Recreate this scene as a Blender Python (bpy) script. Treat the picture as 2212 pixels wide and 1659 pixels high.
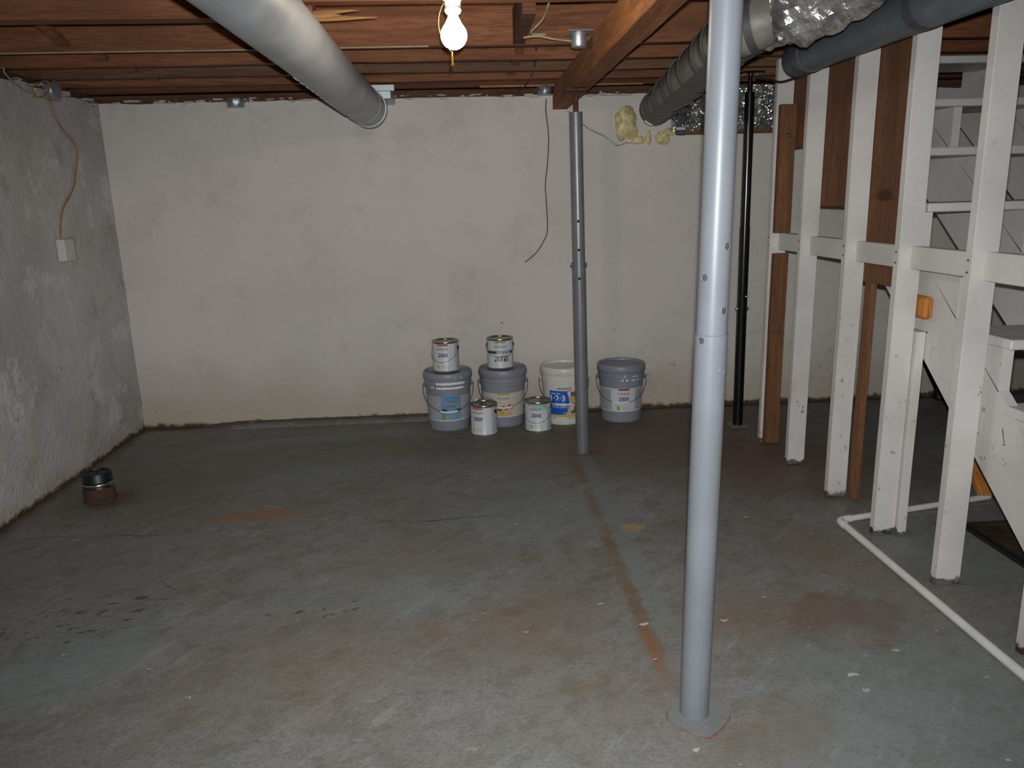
import bpy, bmesh, math, random
from mathutils import Vector, Matrix, noise as mnoise

random.seed(7)
for o in list(bpy.data.objects):
    bpy.data.objects.remove(o, do_unlink=True)
scene = bpy.context.scene
COL = scene.collection
PI = math.pi

# ------------------------------------------------------------------ camera
IW, IH, FPX = 2212, 1659, 1650.0
PIT, YAW, ROL = math.radians(13.45), math.radians(3.1), math.radians(-1.58)
CAM = Vector((0, 0, 1.40))
FW = Vector((math.sin(YAW) * math.cos(PIT), math.cos(YAW) * math.cos(PIT), -math.sin(PIT)))
_r0 = Vector((math.cos(YAW), -math.sin(YAW), 0))
_u0 = _r0.cross(FW)
RT = _r0 * math.cos(ROL) + _u0 * math.sin(ROL)
UP = _u0 * math.cos(ROL) - _r0 * math.sin(ROL)
cam_data = bpy.data.cameras.new('camera')
cam_data.sensor_width = 36.0
cam_data.lens = FPX / IW * 36.0
cam_data.clip_start = 0.01
cam = bpy.data.objects.new('camera', cam_data)
COL.objects.link(cam)
M = Matrix((RT, UP, -FW)).transposed().to_4x4()
M.translation = CAM
cam.matrix_world = M
scene.camera = cam

def ray(x, y):
    return FW + RT * ((x - IW / 2) / FPX) - UP * ((y - IH / 2) / FPX)
def onz(x, y, z=0.0):
    d = ray(x, y); return CAM + d * ((z - CAM.z) / d.z)
def ony(x, y, Y):
    d = ray(x, y); return CAM + d * (Y / d.y)
def onx(x, y, X):
    d = ray(x, y); return CAM + d * (X / d.x)

# ------------------------------------------------------------------ light and exposure
world = bpy.data.worlds.new('world')
scene.world = world
world.use_nodes = True
world.node_tree.nodes['Background'].inputs[0].default_value = (0.9, 0.95, 1.0, 1)
world.node_tree.nodes['Background'].inputs[1].default_value = 0.0

FLASH_POWER = 320.0
BULB_STRENGTH = 118.0
fl_data = bpy.data.lights.new('camera_flash', 'SPOT')
fl_data.energy = FLASH_POWER
fl_data.color = (0.93, 0.97, 1.0)
fl_data.shadow_soft_size = 0.012
fl_data.spot_size = math.radians(112)
fl_data.spot_blend = 0.9
flash = bpy.data.objects.new('camera_flash', fl_data)
COL.objects.link(flash)
flash.matrix_world = M
flash.location = CAM + RT * 0.012 + UP * 0.06 + FW * 0.02

vs = scene.view_settings
vs.view_transform = 'Standard'
vs.look = 'None'
vs.gamma = 1.0
vs.exposure = 0.0
vs.use_curve_mapping = False

# ------------------------------------------------------------------ node helpers
def s(r, g, b):
    f = lambda c: (c / 255 / 12.92) if c / 255 <= 0.04045 else ((c / 255 + 0.055) / 1.055) ** 2.4
    return (f(r), f(g), f(b), 1.0)

class N:
    def __init__(self, name):
        self.m = bpy.data.materials.new(name)
        self.m.use_nodes = True
        self.t = self.m.node_tree
        self.b = self.t.nodes['Principled BSDF']
        self.pos = self.t.nodes.new('ShaderNodeNewGeometry').outputs['Position']
    def put(self, sock, v):
        if isinstance(v, bpy.types.NodeSocket):
            self.t.links.new(v, sock)
        else:
            sock.default_value = v
    def math(self, op, a, b=0.0, c=0.0, clamp=False):
        n = self.t.nodes.new('ShaderNodeMath'); n.operation = op; n.use_clamp = clamp
        self.put(n.inputs[0], a); self.put(n.inputs[1], b); self.put(n.inputs[2], c)
        return n.outputs[0]
    def map(self, loc=(0, 0, 0), rot=(0, 0, 0), scale=(1, 1, 1), vec=None):
        n = self.t.nodes.new('ShaderNodeMapping')
        self.put(n.inputs[0], vec or self.pos)
        n.inputs[1].default_value = loc; n.inputs[2].default_value = rot; n.inputs[3].default_value = scale
        return n.outputs[0]
    def noise(self, scale, detail=4, rough=0.55, vec=None, dist=0.0):
        n = self.t.nodes.new('ShaderNodeTexNoise')
        self.put(n.inputs['Vector'], vec or self.pos)
        n.inputs['Scale'].default_value = scale; n.inputs['Detail'].default_value = detail
        n.inputs['Roughness'].default_value = rough; n.inputs['Distortion'].default_value = dist
        return n.outputs[0]
    def voro(self, scale, vec=None, feature='F1', out='Distance', rand=1.0):
        n = self.t.nodes.new('ShaderNodeTexVoronoi'); n.feature = feature
        self.put(n.inputs['Vector'], vec or self.pos)
        n.inputs['Scale'].default_value = scale; n.inputs['Randomness'].default_value = rand
        return n.outputs[out]
    def step(self, v, lo, hi):
        n = self.t.nodes.new('ShaderNodeMapRange'); n.interpolation_type = 'SMOOTHSTEP'
        self.put(n.inputs[0], v); n.inputs[1].default_value = lo; n.inputs[2].default_value = hi
        return n.outputs[0]
    def mix(self, f, a, b):
        n = self.t.nodes.new('ShaderNodeMix'); n.data_type = 'RGBA'
        self.put(n.inputs[0], f); self.put(n.inputs[6], a); self.put(n.inputs[7], b)
        return n.outputs[2]
    def xyz(self, vec=None):
        n = self.t.nodes.new('ShaderNodeSeparateXYZ'); self.put(n.inputs[0], vec or self.pos)
        return n.outputs
    def blob(self, cx, cy, rx, ry, rot=0.0, lo=1.15, hi=0.6, wob=0.5, wscale=6.0):
        # soft elliptical stain on the floor, 1 inside, 0 outside, noisy edge
        v = self.map(loc=(-cx, -cy, 0))
        v = self.map(rot=(0, 0, -rot), vec=v)
        v = self.map(scale=(1 / rx, 1 / ry, 0), vec=v)
        n = self.t.nodes.new('ShaderNodeVectorMath'); n.operation = 'LENGTH'
        self.put(n.inputs[0], v)
        d = self.math('ADD', n.outputs['Value'], self.math('MULTIPLY', self.math('SUBTRACT', self.noise(wscale, 9, 0.72), 0.5), wob * 3))
        return self.math('SUBTRACT', 1.0, self.step(d, hi, lo))
    def bump(self, h, strength=0.3, dist=0.01):
        n = self.t.nodes.new('ShaderNodeBump')
        n.inputs['Strength'].default_value = strength; n.inputs['Distance'].default_value = dist
        self.put(n.inputs['Height'], h)
        self.t.links.new(n.outputs[0], self.b.inputs['Normal'])
    def out(self, col, rough=0.6, metal=0.0, spec=0.5):
        self.put(self.b.inputs['Base Color'], col); self.put(self.b.inputs['Roughness'], rough)
        self.put(self.b.inputs['Metallic'], metal)
        self.b.inputs['Specular IOR Level'].default_value = spec
        return self.m

def simple(name, c, rough=0.5, metal=0.0, var=0.12, scale=18.0, spec=0.5, bump=0.0):
    n = N(name)
    c2 = tuple(x * (1 - var * 2) for x in c[:3]) + (1,)
    col = n.mix(n.step(n.noise(scale, 4), 0.35, 0.7), c, c2)
    if bump:
        n.bump(n.noise(scale * 4, 4), bump, 0.004)
    return n.out(col, rough, metal, spec)

# ------------------------------------------------------------------ materials
def mat_floor():
    n = N('painted_concrete_floor')
    big = n.step(n.noise(1.1, 6, 0.62), 0.36, 0.66)
    col = n.mix(big, s(134, 129, 126), s(122, 120, 113))
    # greenish blue older paint showing
    g = n.step(n.noise(1.7, 5, 0.6, n.map(loc=(4, 2, 0))), 0.50, 0.68)
    col = n.mix(n.math('MULTIPLY', g, 0.38), col, s(122, 138, 134))
    ol = n.step(n.noise(2.3, 6, 0.7, n.map(loc=(9, -3, 0))), 0.52, 0.70)
    col = n.mix(n.math('MULTIPLY', ol, 0.55), col, s(121, 112, 94))
    mo = n.step(n.noise(9, 6, 0.75, n.map(loc=(1, 8, 0))), 0.48, 0.62)
    col = n.mix(n.math('MULTIPLY', mo, 0.38), col, s(92, 88, 80))
    mo = n.step(n.noise(5, 8, 0.8, n.map(scale=(0.7, 1.5, 1), vec=n.map(rot=(0, 0, -1.0), loc=(6, 3, 0)))), 0.50, 0.63)
    col = n.mix(n.math('MULTIPLY', mo, 0.34), col, s(150, 148, 146))
    mo = n.step(n.noise(40, 6, 0.8), 0.47, 0.62)
    col = n.mix(n.math('MULTIPLY', mo, 0.34), col, s(88, 84, 78))
    mo = n.step(n.noise(130, 4, 0.8), 0.42, 0.62)
    col = n.mix(n.math('MULTIPLY', mo, 0.35), col, s(84, 80, 74))
    sv = n.map(scale=(0.4, 2.0, 1), vec=n.map(rot=(0, 0, -0.85), loc=(2, 5, 0)))
    scr = n.math('MULTIPLY', n.step(n.noise(9, 9, 0.75, sv), 0.54, 0.62), n.step(n.noise(1.9, 4, 0.6, n.map(loc=(8, 8, 0))), 0.44, 0.56))
    col = n.mix(n.math('MULTIPLY', scr, 0.30), col, s(160, 160, 157))
    sv = n.map(scale=(0.7, 1.5, 1), vec=n.map(rot=(0, 0, -0.5), loc=(7, 1, 0)))
    scr = n.step(n.noise(6, 10, 0.8, sv), 0.51, 0.62)
    col = n.mix(n.math('MULTIPLY', scr, 0.55), col, s(102, 93, 78))
    def st(f, amount, c):
        nonlocal col
        col = n.mix(n.math('MULTIPLY', f, amount), col, c)
    # brown damp staining towards the back and by the studs
    st(n.blob(1.0, 4.35, 1.0, 0.65, 0.0, 1.4, 0.3, 0.6, 2.5), 0.72, s(104, 84, 66))
    st(n.blob(1.75, 3.75, 0.75, 0.55, 0.0, 1.4, 0.3, 0.6, 2.5), 0.66, s(101, 80, 62))
    st(n.blob(-1.2, 4.2, 1.5, 0.55, 0.1, 1.4, 0.3, 0.7, 2.0), 0.50, s(100, 94, 80))
    st(n.blob(-1.7, 3.75, 0.5, 0.4, 0.1, 1.4, 0.3, 0.7, 3.0), 0.45, s(98, 84, 68))
    # blue green patches
    for cx, cy, rx, ry, a in ((-0.75, 3.95, 0.7, 0.16, 0.35), (0.25, 3.25, 0.4, 0.3, 0.35), (-1.35, 2.25, 0.28, 0.2, 0.5),
                              (-0.35, 2.6, 0.45, 0.25, 0.35), (1.25, 1.75, 0.6, 0.4, 0.45), (-0.9, 4.6, 0.9, 0.1, 0.45), (2.0, 2.6, 0.5, 0.4, 0.3)):
        st(n.blob(cx, cy, rx, ry, 0.15, 1.5, 0.2, 0.8, 4.0), a * 0.8, s(122, 142, 142))
    # olive brown patches
    for cx, cy, rx, ry, a in ((-0.55, 2.2, 0.4, 0.3, 0.4), (0.15, 2.35, 0.35, 0.25, 0.4), (0.95, 2.3, 0.35, 0.2, 0.4), (0.35, 1.9, 0.3, 0.2, 0.35),
                              (-0.3, 2.85, 0.35, 0.2, 0.35), (1.45, 2.6, 0.2, 0.5, 0.45), (0.75, 1.72, 0.22, 0.12, 0.4)):
        st(n.blob(cx, cy, rx, ry, 0.4, 1.5, 0.2, 0.8, 5.0), a, s(118, 101, 78))
    # pale strip and rust stripe running between the two grey posts
    x, y, z = n.xyz()
    wv = n.math('MULTIPLY', n.math('SUBTRACT', n.noise(9, 6, 0.7), 0.5), 0.06)
    xx = n.math('ADD', x, wv)
    along = n.math('MULTIPLY', n.step(y, 2.2, 2.35), n.math('SUBTRACT', 1.0, n.step(y, 4.02, 4.1)))
    def stripe(c0, w, soft):
        d = n.math('ABSOLUTE', n.math('SUBTRACT', xx, c0))
        return n.math('SUBTRACT', 1.0, n.step(d, w, w + soft))
    st(n.math('MULTIPLY', stripe(0.615, 0.034, 0.016), along), 0.42, s(120, 132, 128))
    al2 = n.math('MULTIPLY', n.step(y, 1.95, 2.05), n.math('SUBTRACT', 1.0, n.step(y, 3.95, 4.02)))
    br = n.step(n.noise(2.6, 5, 0.6, n.map(loc=(3, 0.4, 0))), 0.34, 0.55)
    st(n.math('MULTIPLY', n.math('MULTIPLY', stripe(0.548, 0.010, 0.026), al2), br), 0.55, s(114, 86, 56))
    st(n.math('MULTIPLY', n.blob(0.540, 2.16, 0.022, 0.16, 0.05, 1.3, 0.4, 0.6, 20), 1.0), 0.5, s(140, 86, 44))
    # tan patch, ring stain, rust round the column foot
    p = onz(550, 1114)
    st(n.blob(p.x, p.y, 0.22, 0.065, 0.05, 1.15, 0.85, 0.75, 9), 0.75, s(138, 102, 74))
    p = onz(1365, 1139)
    st(n.blob(p.x, p.y, 0.055, 0.045, 0.0, 1.05, 0.85, 0.5, 16), 0.8, s(158, 134, 100))
    p = onz(1830, 1335)
    st(n.math('MULTIPLY', n.blob(p.x, p.y, 0.21, 0.17, 0.2, 1.15, 0.8, 0.7, 7), n.math('SUBTRACT', 1.0, n.math('MULTIPLY', n.blob(p.x - 0.04, p.y - 0.10, 0.12, 0.09, 0.2, 1.2, 0.5, 0.4, 8), 0.85))), 0.42, s(104, 80, 62))
    st(n.blob(0.615, 4.1, 0.14, 0.05, 0.0, 1.2, 0.4, 0.6, 20), 0.7, s(112, 74, 38))
    p = onz(218, 1080)
    st(n.blob(p.x + 0.04, p.y, 0.16, 0.13, 0.0, 1.3, 0.4, 0.6, 8), 0.7, s(84, 58, 40))
    # dirt along the foot of the walls
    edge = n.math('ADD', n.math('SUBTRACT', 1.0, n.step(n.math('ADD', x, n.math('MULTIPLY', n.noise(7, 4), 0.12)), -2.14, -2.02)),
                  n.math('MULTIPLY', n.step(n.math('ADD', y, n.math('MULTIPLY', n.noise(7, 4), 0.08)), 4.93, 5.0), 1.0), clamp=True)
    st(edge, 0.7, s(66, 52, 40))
    # crack across the slab
    cy = n.math('ADD', y, n.math('MULTIPLY', n.math('SUBTRACT', n.noise(2.2, 6, 0.6), 0.5), 0.22))
    cr = n.math('SUBTRACT', 1.0, n.step(n.math('ABSOLUTE', n.math('SUBTRACT', cy, 3.26)), 0.002, 0.012))
    cr = n.math('MULTIPLY', n.math('MULTIPLY', cr, n.math('SUBTRACT', 1.0, n.step(x, -0.2, 0.3))), n.step(n.noise(1.4, 3), 0.40, 0.55))
    st(cr, 0.7, s(48, 46, 42))
    # dark scabs where paint has lifted, pale chips
    dk = n.step(n.noise(20, 8, 0.7, n.map(rot=(0, 0, -0.6), scale=(0.8, 1.3, 1))), 0.575, 0.60)
    dkm = n.math('ADD', n.blob(-1.35, 2.55, 0.38, 0.22, 0.5, 1.3, 0.4, 0.6, 5), n.blob(-0.55, 2.5, 0.24, 0.12, 0.0, 1.3, 0.4, 0.6, 5), clamp=True)
    st(n.math('MULTIPLY', dk, dkm), 0.85, s(58, 60, 52))
    def chips(sc, cut, mask, c, a, rad=0.0, nz=60, off=0.0):
        wp = n.t.nodes.new('ShaderNodeTexNoise'); wp.inputs['Scale'].default_value = nz; wp.inputs['Detail'].default_value = 3
        n.put(wp.inputs['Vector'], n.pos)
        wv_ = n.t.nodes.new('ShaderNodeVectorMath'); wv_.operation = 'MULTIPLY_ADD'
        n.put(wv_.inputs[0], wp.outputs['Color']); wv_.inputs[1].default_value = (0.05, 0.03, 0); n.put(wv_.inputs[2], n.pos)
        mv = n.map(scale=(0.75, 1.3, 0), loc=(off, 0, 0), vec=wv_.outputs[0])
        dv = n.voro(sc, mv)
        cc = n.xyz(n.voro(sc, mv, out='Color'))
        f = n.math('MULTIPLY', n.math('LESS_THAN', dv, n.math('ADD', rad, n.math('MULTIPLY', cc[1], 0.13))), n.math('GREATER_THAN', cc[0], cut))
        if mask is not None:
            f = n.math('MULTIPLY', f, mask)
        st(f, a, c)
    chips(13, 0.90, None, s(186, 180, 166), 0.7)
    chips(30, 0.93, None, s(200, 197, 190), 0.7, off=3.0)
    near_post = n.blob(0.75, 2.05, 0.8, 0.65, 0.0, 1.4, 0.4, 0.5, 4)
    chips(14, 0.74, near_post, s(206, 200, 184), 0.7, 0.03, 40, 5.0)
    chips(16, 0.90, None, s(72, 66, 58), 0.6, 0.0, 50, 7.0)
    bh = n.math('ADD', n.noise(90, 3), n.math('MULTIPLY', n.noise(7, 5), 2.0))
    n.bump(bh, 0.28, 0.006)
    rough = n.math('ADD', 0.42, n.math('MULTIPLY', n.noise(5, 4), 0.3))
    return n.out(col, rough, 0.0, 0.35)

def mat_wall(name, base, dirty, stains, bump=0.35, dirtz=0.4, yellow=0.0):
    n = N(name)
    x, y, z = n.xyz()
    col = n.mix(n.step(n.noise(1.3, 5), 0.35, 0.7), base, dirty)
    col = n.mix(n.math('MULTIPLY', n.step(n.noise(3.4, 6, 0.7, n.map(loc=(3, 7, 1))), 0.52, 0.72), stains), col, s(150, 140, 128))
    if yellow:
        f = n.step(n.noise(3.0, 5, 0.6, n.map(scale=(1, 1, 0.4), loc=(1, 2, 8))), 0.51, 0.62)
        col = n.mix(n.math('MULTIPLY', f, yellow), col, s(186, 178, 140))
        f = n.step(n.noise(4.0, 5, 0.7, n.map(loc=(11, 2, 8))), 0.54, 0.64)
        col = n.mix(n.math('MULTIPLY', f, 0.6), col, s(214, 212, 208))
    low = n.math('SUBTRACT', 1.0, n.step(n.math('ADD', z, n.math('MULTIPLY', n.math('SUBTRACT', n.noise(3, 5), 0.5), 0.5)), 0.02, dirtz))
    col = n.mix(n.math('MULTIPLY', low, 0.55), col, s(168, 152, 126))
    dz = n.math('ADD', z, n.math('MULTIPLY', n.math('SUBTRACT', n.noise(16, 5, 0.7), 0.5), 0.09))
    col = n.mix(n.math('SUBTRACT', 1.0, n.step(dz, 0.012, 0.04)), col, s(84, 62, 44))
    # small dark specks and grey mould bloom low on the wall
    sp = n.voro(11, n.map(scale=(1, 1, 1)))
    rr = n.xyz(n.voro(11, out='Color'))[1]
    f = n.math('MULTIPLY', n.math('LESS_THAN', sp, 0.075), n.math('GREATER_THAN', rr, 0.86))
    col = n.mix(n.math('MULTIPLY', f, 0.75), col, s(70, 60, 50))
    ml = n.math('MULTIPLY', n.step(n.noise(22, 4, 0.75), 0.58, 0.70), n.math('MULTIPLY', n.step(n.noise(1.6, 3, 0.5, n.map(loc=(2, 5, 0))), 0.52, 0.62), n.math('SUBTRACT', 1.0, n.step(z, 0.25, 0.75))))
    col = n.mix(n.math('MULTIPLY', ml, 0.5), col, s(112, 104, 100))
    n.bump(n.math('ADD', n.math('MULTIPLY', n.noise(6, 5, 0.6), 2.0), n.noise(45, 4)), bump, 0.007)
    return n.out(col, 0.75, 0.0, 0.25)

def mat_wood(name, c1, c2, axis='x', rough=0.75, knots=True, dark=0.55):
    n = N(name)
    sc = {'x': (0.7, 9, 9), 'y': (9, 0.7, 9), 'z': (9, 9, 0.7)}[axis]
    v = n.map(scale=sc)
    g = n.noise(2.2, 6, 0.65, v, 0.8)
    col = n.mix(n.step(g, 0.3, 0.72), c1, c2)
    f = n.noise(14, 3, 0.6, v)
    col = n.mix(n.math('MULTIPLY', n.step(f, 0.42, 0.72), 0.5), col, tuple(q * 0.45 for q in c2[:3]) + (1,))
    dirt = n.step(n.noise(2.0, 4, 0.6), 0.45, 0.75)
    col = n.mix(n.math('MULTIPLY', dirt, dark), col, tuple(q * 0.5 for q in c1[:3]) + (1,))
    if knots:
        ks = {'x': (1.0, 0.35, 2.0), 'y': (0.35, 1.0, 2.0), 'z': (2.0, 0.35, 1.0)}[axis]
        kv = n.map(scale=ks)
        d = n.voro(2.2, kv); rr = n.xyz(n.voro(2.2, kv, out='Color'))[0]
        k = n.math('MULTIPLY', n.math('SUBTRACT', 1.0, n.step(d, 0.03, 0.075)), n.math('GREATER_THAN', rr, 0.5))
        col = n.mix(n.math('MULTIPLY', k, 0.8), col, tuple(q * 0.22 for q in c1[:3]) + (1,))
    n.bump(f, 0.25, 0.004)
    return n.out(col, rough, 0.0, 0.25)

def mat_white_wood():
    n = N('white_painted_lumber')
    x, y, z = n.xyz()
    col = n.mix(n.step(n.noise(3.0, 5), 0.35, 0.7), s(208, 203, 197), s(194, 188, 182))
    tan = n.step(n.noise(7, 4, 0.6, n.map(scale=(1, 1, 0.5))), 0.63, 0.74)
    col = n.mix(n.math('MULTIPLY', tan, 0.28), col, s(178, 148, 124))
    sc = n.step(n.noise(34, 3, 0.7, n.map(scale=(1, 1, 0.7), loc=(2, 1, 4))), 0.655, 0.70)
    lo = n.math('SUBTRACT', 1.0, n.math('MULTIPLY', n.step(z, 0.5, 1.1), 0.85))
    col = n.mix(n.math('MULTIPLY', n.math('MULTIPLY', sc, lo), 0.75), col, s(104, 84, 74))
    # grey floor paint and bare rotten wood at the feet
    zz = n.math('ADD', z, n.math('MULTIPLY', n.math('SUBTRACT', n.noise(24, 4, 0.7), 0.5), 0.07))
    col = n.mix(n.math('SUBTRACT', 1.0, n.step(zz, 0.022, 0.032)), col, n.mix(n.step(n.noise(18, 3), 0.44, 0.56), s(98, 98, 94), s(66, 50, 36)))
    n.bump(n.noise(26, 4, 0.6, n.map(scale=(1, 1, 0.25))), 0.15, 0.004)
    return n.out(col, 0.45, 0.0, 0.4)

def mat_foil():
    n = N('crinkled_foil')
    n.bump(n.noise(22, 3, 0.5, None, 1.0), 0.35, 0.02)
    col = n.mix(n.step(n.noise(9, 3), 0.4, 0.7), s(206, 204, 200), s(150, 148, 146))
    return n.out(col, 0.22, 0.8, 0.6)

def mat_galv(name, c, rough, metal=0.6, flat=0.12):
    n = N(name)
    col = n.mix(n.step(n.noise(5, 5), 0.35, 0.7), c, tuple(q * 0.78 for q in c[:3]) + (1,))
    col = n.mix(n.math('MULTIPLY', n.step(n.noise(24, 4, 0.7), 0.60, 0.72), 0.3), col, s(92, 90, 86))
    n.bump(n.noise(12, 3), flat, 0.004)
    return n.out(col, rough, metal)

def mat_rusty(name, c, rust, lo, hi, scale=20, rough=0.5, metal=0.0):
    n = N(name)
    col = n.mix(n.step(n.noise(scale, 5, 0.65), lo, hi), c, rust)
    n.bump(n.noise(60, 3), 0.2, 0.002)
    return n.out(col, rough, metal)

MT = {}
MT['floor'] = mat_floor()
MT['wall_back'] = mat_wall('off_white_plaster', s(213, 204, 195), s(204, 196, 188), 0.22, 0.28, 0.55)
MT['wall_left'] = mat_wall('grey_white_rough_plaster', s(198, 194, 194), s(170, 166, 166), 0.6, 0.75, 0.12, 0.32)
MT['wall_plain'] = mat_wall('white_stair_wall_paint', s(206, 200, 192), s(198, 190, 182), 0.2, 0.2, 0.4)
MT['joist'] = mat_wood('red_brown_joist_wood', s(142, 92, 62), s(108, 66, 44), 'x', dark=0.7)
MT['joist2'] = mat_wood('grey_brown_joist_wood', s(122, 90, 66), s(96, 66, 48), 'x', dark=0.7)
MT['joist3'] = mat_wood('dark_brown_joist_wood', s(116, 72, 50), s(88, 54, 38), 'x', dark=0.7)
MT['subfloor'] = mat_wood('dark_subfloor_wood', s(86, 60, 44), s(64, 44, 32), 'y', knots=False)
MT['beam'] = mat_wood('brown_beam_wood', s(168, 112, 70), s(130, 82, 50), 'y', dark=0.7)
MT['brown_z'] = mat_wood('brown_upright_wood', s(128, 88, 58), s(102, 68, 44), 'z', 0.8)
MT['sill'] = mat_wood('dark_sill_wood', s(108, 74, 56), s(80, 52, 40), 'x', 0.85)
MT['pale_wood'] = mat_wood('pale_splintered_wood', s(186, 140, 92), s(150, 100, 60), 'x', 0.8, False, 0.3)
MT['orange_wood'] = mat_wood('orange_pine_wood', s(206, 140, 66), s(168, 100, 44), 'z', 0.7, True, 0.3)
MT['white_wood'] = mat_white_wood()
MT['post_grey'] = simple('grey_post_paint', s(116, 119, 123), 0.40, 0.0, 0.05, 6, 0.4)
MT['column_grey'] = simple('dull_grey_column_paint', s(122, 122, 124), 0.36, 0.2, 0.08, 8, 0.6)
MT['hole'] = simple('recess_shadow_grey', s(74, 75, 76), 0.7, 0.0, 0.1, 60)
MT['hole_dark'] = simple('recess_shadow_dark', s(40, 38, 36), 0.8)  # pin holes are flat discs, their inner shade painted as a dark colour
MT['rust'] = mat_rusty('rusty_steel', s(96, 56, 36), s(64, 36, 26), 0.35, 0.65, 40, 0.8)
MT['plate_edge'] = mat_rusty('rust_line', s(116, 70, 46), s(110, 106, 100), 0.45, 0.55, 30, 0.8)
MT['plate'] = mat_rusty('painted_steel_plate', s(118, 118, 117), s(130, 96, 66), 0.60, 0.68, 26, 0.45)
MT['black'] = simple('glossy_black_paint', s(20, 20, 22), 0.22, 0.0, 0.1, 10, 0.6)
MT['rubber'] = simple('black_rubber', s(16, 16, 16), 0.45, 0.0, 0.1, 30)
MT['steel'] = simple('bright_steel', s(190, 190, 188), 0.25, 1.0, 0.1, 30)
MT['galv'] = mat_galv('galvanized_sheet', s(176, 180, 184), 0.42, 0.75)
MT['duct_grey'] = mat_galv('silver_grey_duct', s(174, 178, 182), 0.46, 0.35, 0.18)
MT['duct_dark'] = mat_galv('slate_grey_duct', s(96, 104, 107), 0.5, 0.05, 0.1)
MT['duct_seam'] = simple('dark_duct_tape', s(74, 76, 76), 0.6, 0.0, 0.15, 20)
MT['jacket'] = simple('grey_duct_jacket', s(120, 116, 106), 0.5, 0.0, 0.14, 9, 0.5, 0.35)
MT['tape'] = simple('dark_grey_tape', s(70, 69, 67), 0.5, 0.0, 0.14, 12, 0.5, 0.2)
MT['foil'] = mat_foil()
MT['foiltape'] = simple('pale_foil_tape', s(214, 218, 226), 0.35, 0.3, 0.08, 30)
MT['foam'] = simple('yellow_spray_foam', s(224, 206, 150), 0.4, 0.0, 0.14, 26, 0.5, 0.3)
MT['fibre'] = simple('yellow_fibreglass', s(206, 158, 60), 0.9, 0.0, 0.2, 60)
MT['porcelain'] = simple('white_porcelain', s(232, 230, 224), 0.25, 0.0, 0.03, 4)
MT['brass'] = simple('brass_chain', s(196, 164, 84), 0.3, 1.0, 0.1, 40)
MT['cable_yellow'] = simple('tan_cable', s(168, 128, 70), 0.55, 0.0, 0.15, 12)
MT['cable_brown'] = simple('brown_wire', s(96, 74, 52), 0.6, 0.0, 0.12, 12)
MT['cable_dark'] = simple('dark_cable', s(38, 32, 28), 0.6, 0.0, 0.1, 12)
MT['cable_pale'] = simple('pale_cable', s(160, 146, 116), 0.55, 0.0, 0.12, 20)
MT['ivory'] = simple('ivory_plastic', s(206, 202, 192), 0.4, 0.0, 0.05, 8)
MT['ivory2'] = simple('dusty_cover_plate', s(172, 168, 164), 0.5, 0.0, 0.08, 8)
MT['pvc'] = simple('white_pvc', s(212, 208, 202), 0.35, 0.0, 0.06, 8)
MT['crack'] = simple('wall_crack_grey', s(112, 104, 94), 0.9)
MT['flake'] = simple('white_paint_flake', s(188, 182, 174), 0.7, 0.0, 0.1, 30)
MT['mat'] = simple('brown_floor_mat', s(78, 62, 48), 0.95, 0.0, 0.3, 14, 0.2, 0.5)
MT['matedge'] = simple('black_mat_edging', s(24, 24, 24), 0.6)
MT['clay'] = mat_rusty('rusty_clay_pipe', s(86, 50, 34), s(52, 40, 34), 0.35, 0.65, 18, 0.85)
# pails and cans
MT['pail_grey'] = simple('grey_pail_plastic', s(138, 140, 150), 0.42, 0.0, 0.05, 8)
MT['pail_white'] = simple('white_pail_plastic', s(214, 212, 204), 0.36, 0.0, 0.04, 8)
MT['can_metal'] = simple('tinned_can_metal', s(170, 164, 150), 0.28, 0.9, 0.14, 24)
MT['can_paper'] = simple('white_can_paper', s(208, 208, 210), 0.4, 0.0, 0.04, 10)
MT['can_back'] = simple('grey_can_side_print', s(182, 184, 188), 0.4, 0.0, 0.04, 10)
MT['lab_white'] = simple('white_label_paper', s(206, 206, 206), 0.42, 0.0, 0.05, 14)
MT['lab_side'] = simple('pale_grey_label_print', s(172, 174, 178), 0.42, 0.0, 0.1, 60)
MT['lab_cream'] = simple('cream_label_paper', s(204, 196, 184), 0.42, 0.0, 0.05, 14)
MT['lab_blue'] = simple('slate_blue_label', s(120, 158, 182), 0.4, 0.0, 0.12, 10)
MT['lab_azure'] = simple('azure_print', s(44, 140, 208), 0.4)
MT['lab_navy'] = simple('navy_print', s(34, 52, 104), 0.4)
MT['lab_royal'] = simple('royal_blue_print', s(24, 88, 190), 0.4, 0.0, 0.06, 20)
MT['lab_yellow'] = simple('yellow_print', s(226, 208, 50), 0.4)
MT['lab_green'] = simple('lime_print', s(150, 184, 50), 0.4)
MT['lab_orange'] = simple('rust_orange_print', s(196, 96, 58), 0.4)
MT['lab_red'] = simple('red_print', s(168, 44, 44), 0.4)
MT['lab_grey'] = simple('mid_grey_print', s(104, 104, 108), 0.45)
MT['lab_slate'] = simple('slate_print', s(66, 66, 82), 0.45)
MT['lab_tan'] = simple('tan_print', s(204, 174, 140), 0.45, 0.0, 0.1, 30)
MT['lab_rose'] = simple('rose_print', s(150, 74, 72), 0.45, 0.0, 0.15, 40)
MT['lab_teal'] = simple('pale_teal_paint', s(160, 196, 186), 0.35, 0.0, 0.06, 20)
MT['lab_black'] = simple('black_print', s(30, 28, 30), 0.5)
MT['lab_white2'] = simple('white_print', s(226, 226, 224), 0.4, 0.0, 0.02, 10)
MT['lab_olive'] = simple('olive_print', s(104, 110, 76), 0.45, 0.0, 0.2, 40)
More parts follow.
